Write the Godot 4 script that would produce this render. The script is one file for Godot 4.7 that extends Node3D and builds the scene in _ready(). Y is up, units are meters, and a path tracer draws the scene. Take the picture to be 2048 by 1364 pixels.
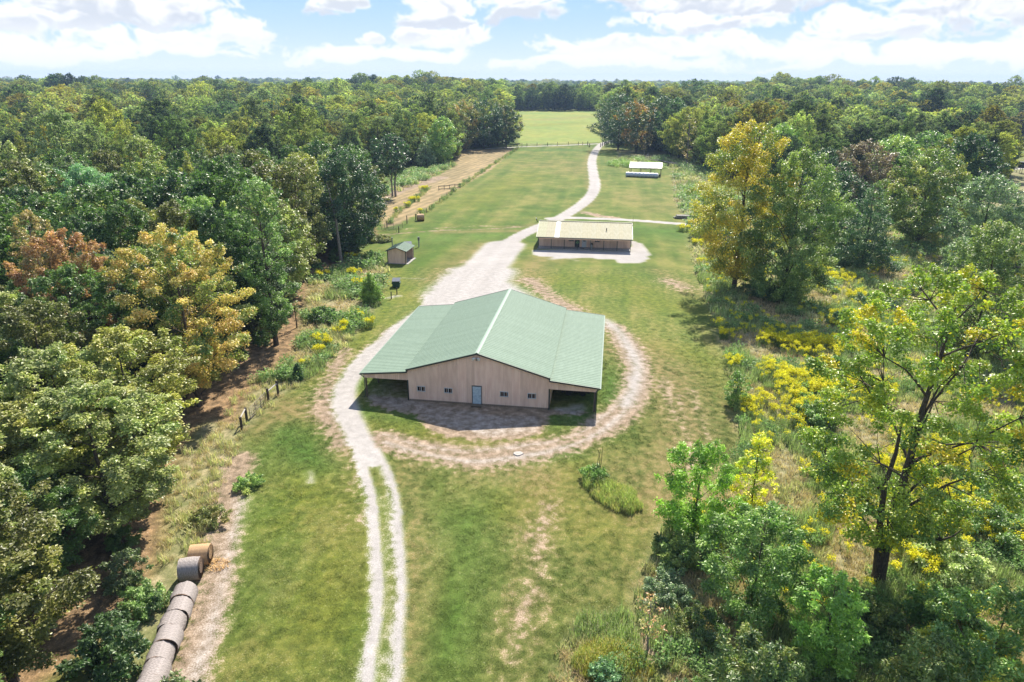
extends Node3D
# An aerial view of a green-roofed barn in a clearing between woods, built from its own measurements: y is up, metres, -z runs away from the camera.

const SUN_AZ := 16.0      # degrees to the east of the view
const SUN_EL := 46.0
const EXPOSURE := 2.35
const RA := Rect2(-44.0, -124.0, 92.0, 100.0)      # the yard, mapped at 5 cm
const RB := Rect2(-300.0, -720.0, 600.0, 720.0)    # the whole clearing, mapped at 50 cm
const CH := ["gravel", "dirt", "dry", "lush", "yellow", "litter", "meadow", "hay", "lgrass"]
const HILLS := [-110.0, 900.0, 120.0, 15.0, 330.0, 850.0, 100.0, 13.5, -420.0, 1000.0, 140.0, 7.0, -700.0, 900.0, 160.0, 9.0, 120.0, 950.0, 80.0, 7.0, 580.0, 880.0, 110.0, 9.0,  -900.0, 1300.0, 330.0, 8.0, 760.0, 1000.0, 260.0, 4.0, 60.0, 2000.0, 500.0, 9.0, -800.0, 2000.0, 600.0, 9.0, 1100.0, 1950.0, 500.0, 8.0, -330.0, 620.0, 120.0, 3.0, 520.0, 600.0, 140.0, 3.0]

const STROKES := [
	["gravel",4,0.5,1,[58.9,-411.5,49.6,-392.1,41.9,-357.7,34.6,-308.3,30,-260.4,27.3,-231.7,23.2,-208.4,17.3,-188.3,10.9,-171.6,5.6,-161.4,0.6,-149.7,-3.5,-135.6,-6.9,-122.6]],
	["gravel",9,1.5,1,[-1.6,-143.3,-4.7,-126.3,-8,-112.7,-9.9,-104.1]],
	["gravel",13,3,1,[-5.4,-120.9,-8.2,-108.2]],
	["gravel",9,2.5,0.85,[-3.4,-112.7,1.2,-101.6,4.8,-94.5]],
	["gravel",2.7,0.9,1,[-8.8,-111.1,-13.5,-98.4,-16.4,-88.3,-18.2,-80.3,-18.9,-74.3,-18.6,-69.4,-16.9,-63.9,-14.7,-58.6]],
	["gravel",2.2,0.6,0.95,[-16,-61.7,-14.1,-57.7,-12.6,-54.5]],
	["gravel",1.05,0.5,1,[-15,-58.6,-13.2,-53.2,-11.7,-48.5,-10.6,-44.4,-9.8,-40.9,-9,-36.8,-8.6,-33.3,-8.3,-30.1,-8.1,-27.3]],
	["gravel",1,0.55,0.95,[-12.7,-56.7,-11.1,-52.8,-9.8,-48.5,-8.8,-44.5,-8.1,-40.9,-7.5,-36.8,-7.1,-33.3,-6.7,-30.1,-6.5,-27.3]],
	["gravel",1.3,0.8,0.62,[-12.1,-58.2,-9,-56.3,-5.6,-55.1,-2.9,-54.6,0.8,-55.4,4.1,-56.8,7.6,-59.2,10.9,-63.1,13,-67.8]],
	["gravel",1.2,0.8,0.54,[-12.4,-59.7,-8.7,-57.5,-4.4,-56.5,0.8,-57.3,4.7,-58.8,7.9,-61.4,10.7,-65.4,12.3,-69.1]],
	["gravel",2.8,1.2,0.68,[12.2,-66.6,14,-71.8,15.2,-77.7,15.3,-83.6,14.5,-90,13.6,-94.2]],
	["gravel",3,0.35,1,[9.5,-173.5,15.9,-174.4,23.4,-173.2,30.6,-171.4,38.7,-168.3,47.5,-164.2]],
	["gravel",3.2,0.4,0.95,[-33.5,-350.2,2.4,-371.7,25.2,-380.3,49.6,-392.1,78.6,-409.3]],
	["dirt",4.4,1.2,0.78,[-12.5,-58.7,-8.8,-56.8,-5.7,-55.7,-2.9,-55.2,0.8,-56.1,4.1,-57.5,7.7,-60,11.3,-64.2,13.8,-70.4,15.2,-77.7,15.2,-84.5,14.2,-91.4]],
	["gravel",1.1,0.6,0.5,[-13.2,-51.5,-10.5,-47.8,-9.1,-42,-7.9,-34.6,-7.2,-28.9]],
	["dirt",1,0.4,0.9,[4.2,-163.8,-2.9,-160.7,-9.9,-159.3,-16.8,-158,-25.5,-154.5,-29.8,-152.8]],
	["dirt",1,0.4,0.7,[0.6,-163.7,-7.8,-163.5,-17.1,-160.9,-25.2,-159.6]],
	["dirt",4,2,0.8,[18.9,-182.3,22.6,-177.3,26.1,-174.6]],
	["dirt",4,2.5,0.6,[-11.9,-101.4,-10.9,-115.7,-7.6,-128.2]],
	["dirt",4,2,0.8,[3.1,-116,6.8,-104.3,9.5,-99.3]],
	["dirt",2.5,1.5,0.85,[-21.5,-82.3,-21,-71.4,-19.7,-65.1,-16.3,-57.6]],
	["dirt",2,1.2,0.7,[-17,-89.9,-18.9,-82.3,-19.8,-75]],
	["dirt",2,1.6,0.55,[-14.7,-56.7,-13.1,-51.5,-11.6,-45.7]],
	["dirt",3.2,1.2,0.9,[-24.8,-54.8,-23.5,-48.4,-22,-43.1,-20.3,-37.7,-19.3,-33.2,-18.8,-30,-18,-27.2]],
	["gravel",2,1.4,0.62,[-22.2,-48.4,-21,-43.1,-19.8,-37.7,-18.6,-33.2,-18.2,-30.1]],
	["dirt",2.2,1.8,0.6,[3,-47.9,2.2,-43.3,1.9,-39.4,1.3,-36.9,0.4,-33.3,-0.3,-30.1]],
	["dry",3.5,2.5,0.7,[3.4,-51.7,2.4,-44.5,1.5,-36.9,0.3,-30.2]],
	["dry",3,2,0.75,[-24.4,-65,-21.4,-65.6,-17.3,-61.7,-15.2,-56.7]],
	["dry",3,2,0.7,[-26.3,-61.6,-24,-63.9,-19.9,-63.9]],
	["dirt",2,1.4,0.6,[17.8,-73.2,16.8,-62,16.6,-54.3,14.3,-51.8]],
	["dry",7,4,0.95,[14.6,-82.7,18.7,-73.2,17.1,-58.9,13.4,-51.8,11.5,-48.7]],
	["dirt",1.2,1,0.62,[20.4,-70.5,19.3,-63.2,19,-57]],
	["dirt",1.2,1,0.62,[18.4,-69.1,17.5,-62,16.6,-55.2]],
	["dry",3,2,0.7,[2.5,-52.5,-2.8,-53.7,-7.9,-54.5,-9.7,-51.6]],
	["dry",3,2,0.6,[12.1,-51.7,14.9,-57,17.3,-58.9]],
	["dry",2,1.5,0.7,[-9.8,-54.1,-7.5,-45.1,-6.7,-36.8,-5.9,-30.1]],
	["dry",5,3,0.8,[12.5,-134.6,5.4,-130.4,3.1,-116]],
	["dry",5,3,0.75,[-14.3,-115.7,-10.2,-130.1,-6.9,-143.2]],
	["dry",3,2,0.7,[26.3,-123.2,30.6,-107.4]],
	["dirt",4,2.5,0.7,[26.8,-116.4,29.2,-111.7]],
	["dry",3,1.2,0.8,[15.3,-153.7,0.6,-157.9,-16.6,-155.8]],
	["dry",2,1,0.7,[23.5,-202.9,11.9,-171.6,-3,-161.8]],
	["dry",2,1,0.6,[38.9,-357.7,28.7,-275.7,24.4,-222.6]],
	["lush",3,2,0.8,[-23,-60.6,-19.9,-56.7,-17.3,-54]],
	["lush",4,3,0.7,[-19.9,-48.4,-15.6,-42,-15.4,-36.8]],
	["lush",3,2,0.7,[-6.5,-54.5,-2.8,-53.3,1.7,-54.6,5,-56.4]],
	["lush",2,1.4,0.9,[12.6,-84.5,11.5,-73.2,10.4,-67.8]],
	["lush",3,2,0.9,[4.4,-63,8.1,-63.6]],
	["lush",2.2,1.6,0.8,[-14.7,-63.9,-10.3,-62.3]],
	["lush",2,1.4,0.7,[-17.2,-76.6,-17.4,-70.8]],
	["lush",8,5,0.55,[-4.8,-45.1,-2.2,-39.3,-2.5,-32.5]],
	["lush",10,6,0.6,[-21.2,-147.8,-15.9,-148.9,-8.5,-154.3]],
	["lush",8,4,0.7,[-6.4,-355.6,31.3,-357.7]],
	["lush",8,4,0.6,[31.6,-162.6,36.8,-154.2]],
	["lush",5,4,0.6,[-24.5,-56.6,-22,-48.4]],
	["yellow",5,3.5,0.8,[-17.7,-49.2,-13.4,-42,-12.8,-34.5]],
	["yellow",3,2,0.8,[-18,-45,-15.6,-47.8,-12.8,-44.4]],
	["yellow",4,3,0.8,[4.5,-48.6,6.5,-44.6,8.9,-47.9]],
	["yellow",3,2,0.8,[5.6,-52.5,2.4,-49.3,0.7,-47.2]],
	["yellow",3,2,0.7,[-11,-60.2,-6.9,-58.7,-14.3,-61.7]],
	["yellow",4,3,0.75,[19.8,-82.8,23.5,-79.4,23.5,-70.5]],
	["yellow",6,4,0.7,[6.6,-116,18,-116.2,21.9,-104.5,27.1,-99.5]],
	["yellow",10,6,0.6,[6.4,-259.5,-4,-221.8,-11.9,-193.2]],
	["yellow",14,8,0.5,[19.1,-507.6,49.3,-529.2]],
	["yellow",4,2,0.7,[-20,-98.8,-21.3,-84.1,-22.2,-72.8]],
	["yellow",4,2,0.7,[-21.2,-120.6,-17.8,-103.9]],
	["dry",12,6,0.45,[11.3,-292.1,26.6,-302.1,23.7,-267.6]],
	["dry",10,6,0.35,[37.5,-212.7,41.3,-186.6]],
	["dry",16,8,0.4,[24.8,-559.5,63.1,-591.9]],
	["dry",8,5,0.5,[4.3,-41,6.1,-37.9,9.9,-42.2]],
	["dirt",7,2,0.85,[-39.4,-205.7,-32.5,-232.1,-26.1,-251.4]],
	["gravel",2,1,0.75,[7.4,-131.2,12.4,-132.9]],
	["gravel",1.6,1,0.7,[8.6,-135.4,12.6,-129.7]],
	["gravel",1.4,0.8,0.7,[-19.8,-105,-18.1,-106.1]],
	["gravel",1.2,0.8,0.6,[-19.8,-116.9,-15.3,-116.3]],
	["gravel",3.2,0.5,0.9,[82.7,-136.8,93.3,-139.2]],
	["gravel",6,1.5,0.9,[201.6,-285.4,214.9,-292.9]],
	["gravel",1,0.7,0.72,[-18,-52.7,-17.3,-51.1]],
	["dirt",2.4,1,0.8,[8.6,-33,10.9,-33.8]],
]
const POLYS := [
	["litter",1,[-31.5,-25.7,-26.9,-28.8,-24.5,-34.5,-25.1,-40.2,-28.4,-48.4,-30.6,-56.6,-31.3,-61.6,-30.3,-62.7,-27.8,-61.6,-28.8,-68.7,-28.4,-75.7,-27.8,-84,-35.2,-115.3,-32.3,-129.7,-29.8,-152.8,-41.4,-201,-59.7,-257.2,-326.3,-455.7,-457,-336.3]],
	["meadow",1,[66.7,-294.3,48,-203.5,42.2,-159.9,32.9,-116.5,29.8,-94.9,26.9,-79.5,23.4,-63.2,22.3,-58,16.8,-49.8,11.9,-44.6,9.2,-38.9,8.3,-36,8.9,-30.2,8,-25.9,38.6,-26,108.8,-96,278.1,-284.9,195.1,-281.8,118.7,-174.1,127.2,-201.2,109.1,-225.2,93.6,-336.3]],
	["meadow",0.9,[4.6,-35.1,7.9,-35.5,7.8,-30.2,6.5,-25.9,1.5,-25.8,2.6,-31.4]],
	["meadow",0.95,[-24.5,-131.8,-20.8,-103.9,-20.5,-92,-21.9,-84.1,-22.8,-75,-24.9,-69.3,-25.4,-67.4,-26.3,-60,-24.9,-53.9,-24.2,-47.7,-22.8,-41.9,-22.2,-37.7,-21.1,-30,-21.2,-25.7,-24.7,-27.2,-25.1,-40.2,-29.5,-52.2,-31.7,-64.9,-29.6,-74.2,-27.8,-84,-35.2,-115.3,-32.3,-129.7]],
	["hay",1,[-30,-352.4,1.6,-366.3,-7.9,-274.3,-18.7,-216.1,-23.7,-181.2,-27.1,-164.3,-30.1,-161.2,-36.9,-188.5,-35.7,-210.6,-26.8,-258.4,-22.8,-290.8]],
	["meadow",0.9,[-40.1,-205.7,-43.3,-257.8,-34.1,-273.3,-24.9,-290.7,-28.3,-255.5,-35.4,-218.7]],
	["meadow",0.9,[52.9,-358.8,95.1,-360.9,75.7,-269.5,62.5,-294.1,46.9,-308.8]],
	["lgrass",1,[2.7,-671.8,79.1,-682.4,50.5,-399.6,3.3,-384.6]],
	["gravel",0.86,[4.9,-138.8,4.7,-133.6,11.3,-131.7,19.6,-131.4,21.4,-127.5,25.3,-127.6,27.9,-133.2,28.8,-141.5,27.4,-148.8,26,-147.7,24.3,-138.3]],
	["dirt",1,[-15.9,-68.8,-10.5,-67.6,3.8,-65.5,8.6,-64.9,8.4,-63.9,4,-63.9,3.6,-60.6,1.8,-58.8,-1.1,-58.4,-5,-58.7,-8.1,-60.5,-10,-63.4,-14.8,-66.1]],
	["gravel",0.46,[-16.5,-67.5,-15.3,-72.9,-11,-71.5,-10,-67.6,-1.2,-64.1,3.5,-63.9,2.8,-59.6,-2.1,-58.9,-7.2,-61.3]],
	["gravel",0.6,[3.8,-65.3,8,-67.8,8.6,-64.9,6.5,-63.6]],
]
const CLEARINGS := [
	[-24.8,-25.7,-23.8,-30,-24.8,-34.4,-25.7,-39.2,-29.1,-47.6,-32.7,-56.5,-35.1,-63.7,-35.2,-74.8,-32.7,-82.1,-37.1,-119.3,-32.8,-131.7,-31.5,-152.7,-38.3,-177.2,-47.5,-210.2,-50.2,-250.5,-45.3,-276.1,-36,-288.5,-26.1,-305.8,-27.2,-348.1,-19.2,-360.9,-5.3,-366.3,-6.4,-463.3,-7.4,-670.7,88.5,-682.4,61.2,-447.1,58.4,-379.2,69.5,-359.8,76,-298.4,75.7,-269.5,74.7,-218.9,83.1,-200,102,-209.7,114.8,-205.4,119.7,-188.6,118.7,-174.1,95.8,-132,75.1,-95.5,74.9,-73.9,33.4,-26],
	[284.7,-470.8,315.4,-411.5,143.2,-174.7,129,-174.4,134.7,-189,186.8,-265.9,205.8,-323.8,244.1,-402.9],
	[189.7,-273.6,270.2,-276.5,65.4,-57.4,74.3,-94.4,81.1,-115.7,104.6,-155.7],
	[-27,40,40,40,44,-34,20,-36,-24,-30],
]
const TREES := [
	["maple_tree","orange and gold maple turning colour at the wood edge above the bare brown leaf litter",-33.2,-65.9,19.0,6.3,"round","orange"],
	["broadleaf_tree","rusty red-brown crown standing among green trees beside the orange maple",-46.5,-69.3,18.0,5.5,"round","red"],
	["broadleaf_tree","dull russet tree rising behind the rusty red-brown crown",-57.3,-81.2,18.0,3.5,"round","tan"],
	["broadleaf_tree","pale blue-green tree with loose feathery crown behind the russet trees",-72.5,-116.7,19.0,6.1,"tall","bgreen"],
	["broadleaf_tree","wide olive-green domed tree beside the pale blue-green feathery one",-65.4,-124.6,19.0,6.5,"round","olivegreen"],
	["broadleaf_tree","light yellow-green spreading tree directly behind the orange maple",-45.0,-98.6,17.0,5.7,"round","lgreen"],
	["ivy_clad_tree","tall green tree with ivy-covered column of a trunk at the edge of the weeds",-30.9,-84.0,21.5,3.4,"tall","green"],
	["broadleaf_tree","slender brownish-olive tree between the ivy-clad tree and the tall dark one",-37.7,-122.1,20.2,3.7,"tall","olive"],
	["oak_tree","tall very dark green tree behind the dead grey trunk beside the hay field",-32.7,-133.7,20.2,6.5,"tall","dgreen"],
	["oak_tree","lone dark green tree on twin pale trunks in the weedy clearing by the hay field",-36.0,-207.7,18.0,5.9,"umbrella","dgreen"],
	["broadleaf_tree","grey-green cone-shaped tree behind the lone twin-trunk tree",-35.5,-288.5,13.5,4.7,"cone","grey"],
	["broadleaf_tree","light green tree at the corner of the tan hay field",-29.3,-297.9,18.5,5.6,"tall","lgreen"],
	["broadleaf_tree","orange-tinged olive tree at the back edge of the hay field",-25.2,-355.5,23.0,7.4,"tall","tanolive"],
	["oak_tree","broad very dark tree at the far corner where hay field meets the white lane",-14.7,-360.9,23.6,9.5,"round","dgreen"],
	["oak_tree","dark tree with brownish skirt overhanging the near end of the far fence",-3.5,-366.3,20.7,6.6,"round","dolive"],
	["oak_tree","huge dark oak overhanging the gate where the drive leaves the lawn",53.1,-358.8,26.8,10.4,"round","dgreen"],
	["oak_tree","dark oak with an orange-flushed top beside the huge oak at the gate",59.9,-344.8,24.8,9.1,"round","dorange"],
	["oak_tree","dark upright oak standing alone in the gap behind the open shelter",74.0,-354.5,26.0,6.9,"tall","dgreen"],
	["small_tree","small tan half-bare tree in front of the dark oaks",62.1,-335.2,13.1,4.2,"sparse","tan"],
	["broadleaf_tree","green tree with see-through crown between the dark oaks and the grey snag tree",79.7,-354.5,25.1,5.4,"tall","dgreen2"],
	["half_dead_tree","narrow grey half-dead tree with thin rusty foliage by the fallen trunks",71.7,-290.9,21.5,4.1,"spindle","tan"],
	["cottonwood_tree","huge golden-yellow cottonwood beside the lawn across from the house",37.0,-110.4,27.0,6.7,"tall","yellow"],
	["broadleaf_tree","big green tree pressed against the golden cottonwood with dark shaded base",42.7,-103.8,23.2,6.0,"tallfull","green2"],
	["small_tree","low olive tree leaning over the grey lumber stack beside the side drive",45.4,-154.4,9.5,5.0,"round","olivegreen"],
	["broadleaf_tree","light green tree behind the golden cottonwood and the big green tree",86.0,-227.6,20.0,6.1,"tall","lgreen"],
	["evergreen_tree","dark green tiered pyramid-shaped tree at the meadow edge",65.0,-124.6,16.4,6.2,"cone","conifer"],
	["broadleaf_tree","broad olive tree with a brown vine-hung underside behind the tiered pyramid tree",85.9,-144.1,19.9,7.2,"round","olivegreen"],
	["broadleaf_tree","purplish brown tree behind the broad olive tree",92.6,-186.2,18.0,7.3,"round","purple"],
	["poplar_tree","tall leaning dark blue-green tree beside the small bright field",107.3,-166.2,21.5,5.7,"tall","dgreen"],
	["broadleaf_tree","grey-green drooping tree below the tall leaning dark one",87.9,-127.4,17.0,5.5,"tall","grey"],
	["broadleaf_tree","dense olive-green tree towering over the meadow beside the yellow-green cottonwood",58.8,-81.8,17.0,4.6,"tallfull","olivegreen"],
	["broadleaf_tree","dark green round-topped tree in front of the small bright field",68.9,-156.5,19.0,4.7,"tall","dgreen"],
	["cottonwood_tree","big open yellow-green cottonwood on a dark forked trunk in the meadow",25.4,-38.7,22.5,6.7,"open","ygreen"],
	["locust_tree","bright green feathery locust sapling clump at the lawn corner",13.8,-43.7,8.2,2.9,"low","bright"],
	["small_tree","slim yellow sapling behind the bright green locust clump",19.0,-46.3,7.5,1.5,"low","yellow2"],
	["small_tree","dark green dense young tree in front of the bright locust clump",15.5,-35.4,8.1,3.3,"low","dgreen3"],
	["sumac_tree","fern-leaved bright yellow-green sumac at the foot of the forked cottonwood",18.3,-31.1,7.0,2.4,"low","bright2"],
	["small_tree","mottled green and yellow leafy tree at the bottom corner of the meadow",26.4,-29.1,7.4,3.4,"low","ygreen2"],
	["small_tree","dull green bushy young tree below the forked cottonwood",22.3,-27.7,5.5,2.4,"low","olivegreen"],
	["small_tree","dark mixed green thicket tree in front of the fern-leaved sumac",12.1,-26.5,7.1,2.4,"low","olivegreen2"],
	["sapling","thin bare-stemmed sapling with pinkish tan leaves beside the pale flat rock",8.3,-32.4,4.4,1.1,"thin","pink"],
	["sapling","small dark sapling at the lawn edge among goldenrod",23.9,-66.4,4.0,1.3,"low","dgreen3"],
	["cedar_tree","bright green bushy cedar between the weeds and the drive behind the barn",-22.0,-102.3,5.2,2.0,"cone","cedar"],
	["cedar_tree","tiny dark evergreen at the mown edge of the weed strip",-24.8,-73.0,2.0,0.6,"cone","conifer"],
	["broadleaf_tree","dark green upright tree rising directly behind the big green tree",60.6,-137.1,15.0,4.4,"tall","dgreen2"],
	["broadleaf_tree","dark bluish green tree close behind the tiered pyramid tree",65.7,-138.5,16.0,4.6,"tallfull","dgreen"],
	["broadleaf_tree","olive brown round tree between the broad olive tree and the leaning dark one",93.2,-152.1,15.0,4.8,"round","olive"],
	["broadleaf_tree","light green upright tree behind the purplish brown one",112.7,-208.4,18.0,6.8,"tall","lgreen"],
	["broadleaf_tree","green domed tree at the head of the small bright field",135.8,-231.3,18.0,8.5,"round","green"],
	["broadleaf_tree","grey-green young tree standing in the open meadow below the leaning dark tree",77.4,-115.7,8.0,2.9,"round","grey"],
	["small_tree","thin yellowish young tree in front of the ivy-clad tree",-30.2,-90.8,6.9,1.5,"thin","olive"],
]
const GOLD := [[37.4,-84.8,4.5,0.5],[40.6,-83.1,4,0.4],[34.1,-84.8,2.5,0.45],[39.3,-70.7,4,0.4],[28.7,-86.6,1.5,0.4],[26.8,-77.1,2,0.25],[34.2,-69.3,5,0.45],[29.6,-64.4,4,0.4],[48.4,-92.9,4,0.35],[55.9,-116.9,4,0.45],[53.9,-121.9,3,0.4],[55.6,-105.1,3,0.4],[35.7,-50.4,3,0.4],[34.3,-46.1,3,0.4],[31.1,-42.9,2.6,0.5],[28.6,-40.1,2,0.4],[37.3,-46.1,2.2,0.3],[37.1,-42.9,2,0.35],[34,-53.6,3,0.4],[41.3,-55.4,3,0.3],[31.3,-73.4,4,0.25],[25.2,-65.5,3,0.2],[38.6,-143.1,1.6,0.6],[39.9,-158.7,1.6,0.7],[36.1,-127,1.5,0.3],[29.4,-91.6,1.2,0.6],[-22.6,-94.1,1.1,0.55],[-23,-89.5,1,0.6],[-23.4,-87.5,0.9,0.6],[-24,-83.1,0.9,0.5],[-24,-80.2,0.8,0.5],[-25.4,-110.9,1.2,0.6],[-27.9,-118.1,1.4,0.5],[-33.2,-116,1.2,0.55],[-24,-106.6,0.8,0.5],[-20,-90.9,0.8,0.3],[-30.9,-129.7,1.5,0.35],[-25,-76.5,0.6,0.4],[-25.5,-84,1.5,0.2],[-28.2,-197.9,1.6,0.7],[-29.3,-189.5,1.2,0.8],[-28,-220,1.6,0.7],[-30.7,-181.8,0.8,0.7],[-24.1,-179,1,0.5]]
const WEEDS := [
	[66.7,-294.3,48,-203.5,42.2,-159.9,32.9,-116.5,29.8,-94.9,26.9,-79.5,23.4,-63.2,22.3,-58,16.8,-49.8,11.9,-44.6,9.2,-38.9,8.3,-36,8.9,-30.2,8.5,-28,35.2,-28.1,74.9,-73.9,175.6,-190.1,133.6,-189,118.7,-174.1,122.1,-192.7,104.2,-214.6,84.8,-204.6,76.4,-224.2,77.8,-277.5,83.3,-314.4],
	[4.6,-35.1,7.9,-35.5,7.8,-30.2,6.8,-28,1.6,-28,2.6,-31.4],
	[-24.5,-131.8,-20.8,-103.9,-20.5,-92,-21.9,-84.1,-22.8,-75,-24.9,-69.3,-25.4,-67.4,-26.3,-60,-24.9,-53.9,-24.2,-47.7,-22.8,-41.9,-23.8,-39.7,-25.1,-40.2,-28.4,-48.4,-30.3,-54.8,-29.5,-59.5,-30.5,-68.6,-29.6,-74.2,-27.8,-84,-35.2,-115.3,-32.3,-129.7],
	[-40.1,-205.7,-43.3,-257.8,-34.1,-273.3,-24.9,-290.7,-28.3,-255.5,-35.4,-218.7],
	[52.9,-358.8,95.1,-360.9,75.7,-269.5,62.5,-294.1,46.9,-308.8],
]
const WEED_ROWS := [
	[2.4,-364.1,-8.4,-291.3,-18.8,-217.1,-22.1,-186.5,-23.3,-177.6],
	[-26.9,-226.6,-28.3,-198.7,-29.8,-186.3,-30.1,-176,-29.9,-165.5],
]
const FAR_POSTS := [2.2,-371.7,4.8,-373.8,7.4,-374.9,12.8,-377,18.4,-378.1,23.8,-380.3,29.8,-383.5,35.2,-383.5,37.6,-383.5]
const GATE_POSTS := [40.3,-383.5,40.2,-372.7]
const GATE_POSTS_EAST := [46.1,-373.8,47.6,-378.1,49.1,-381.3,50.3,-383.5,51.8,-386.7,53.3,-386.7]
const CORRAL := [-29.8,-158.9,-25.6,-159.6]
const FEEDER := [-23.5,-220.1,-16.9,-225.8]
const BALES_ROW := [-20.8,-30,-20.8,-31.3,-21.1,-32.6,-21.5,-34.1,-21.9,-35.7,-22.5,-37.7]
const GATE_NEAR := [-26.8,-60.7,-26.9,-62.4,-26.2,-66.9,-25.7,-68.6]
const MISC := [-19.3,-111.9,-22.8,-140.5,-19.5,-141,-22.7,-170.1,-19.1,-104.7,-18.7,-106.9,-25.8,-166.2,6.2,-168.9,6.3,-55.1,8.1,-32.6]

var names := {}
var mats := {}
var leaf_count := 0
var img_a: Image
var img_b: Image
var masks_b := {}
var masks_a := {}
var tex_a: ImageTexture
var tex_b: ImageTexture
var taken: Array = []
var t_start := 0


# ---------------------------------------------------------------- small helpers
func rngs(s: int) -> RandomNumberGenerator:
	var r := RandomNumberGenerator.new()
	r.seed = s * 7919 + 13
	return r

func c8(r: float, g: float, b: float) -> Color:
	return Color(r / 255.0, g / 255.0, b / 255.0)

func numbered(called: String) -> String:
	if not names.has(called):
		names[called] = 0
		return called
	names[called] += 1
	return "%s_%03d" % [called, names[called]]

func tag(o: Node3D, label: String, category := "", group := "") -> Node3D:
	o.set_meta("label", label)
	if category:
		o.set_meta("category", category)
	if group:
		o.set_meta("group", group)
	return o

func thing(called: String, label: String, category: String, at: Vector3, turn := 0.0, group := "") -> Node3D:
	var o := Node3D.new()
	o.name = numbered(called)
	add_child(o)
	o.position = at
	o.rotation.y = turn
	tag(o, label, category, group)
	return o

func put(called: String, mesh: Mesh, mat: Material, parent: Node3D = null, at := Transform3D()) -> MeshInstance3D:
	var m := MeshInstance3D.new()
	m.mesh = mesh
	m.material_override = mat
	m.transform = at
	if parent == null:
		m.name = numbered(called)
		add_child(m)
	else:
		m.name = called
		parent.add_child(m, true)
	return m

func mat(key: String, col: Color, rough := 0.7, metal := 0.0, spec := 0.5) -> StandardMaterial3D:
	if mats.has(key):
		return mats[key]
	var m := StandardMaterial3D.new()
	m.resource_name = key
	m.albedo_color = col
	m.roughness = rough
	m.metallic = metal
	m.metallic_specular = spec
	mats[key] = m
	return m

func grain(key: String, lo: Color, hi: Color, scale: Vector3, rough := 0.8, seed_ := 1, bump := 0.0, metal := 0.0) -> StandardMaterial3D:
	if mats.has(key):
		return mats[key]
	var n := FastNoiseLite.new()
	n.seed = seed_
	n.frequency = 0.02
	n.fractal_octaves = 5
	n.fractal_gain = 0.6
	var im := n.get_seamless_image(256, 256)
	var g := Gradient.new()
	g.set_color(0, lo)
	g.set_color(1, hi)
	var out := Image.create(256, 256, false, Image.FORMAT_RGB8)
	for y in 256:
		for x in 256:
			var v := im.get_pixel(x, y).r
			out.set_pixel(x, y, lo.lerp(hi, clampf((v - 0.25) * 2.0, 0.0, 1.0)))
	var m := mat(key, Color.WHITE, rough, metal)
	m.albedo_texture = ImageTexture.create_from_image(out)
	m.uv1_triplanar = true
	m.uv1_scale = scale
	if bump > 0.0:
		m.heightmap_enabled = true
		m.heightmap_texture = ImageTexture.create_from_image(im)
		m.heightmap_scale = bump
	return m

func leaf_mat(key: String, tint := Color.WHITE, through := 0.9, rough := 0.42) -> StandardMaterial3D:
	if mats.has(key):
		return mats[key]
	var m := mat(key, tint, rough, 0.0, 0.52 if rough < 0.5 else 0.36)
	m.vertex_color_use_as_albedo = true
	m.backlight_enabled = true
	m.backlight = Color(through * 0.9, through, through * 0.8)
	return m

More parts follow.
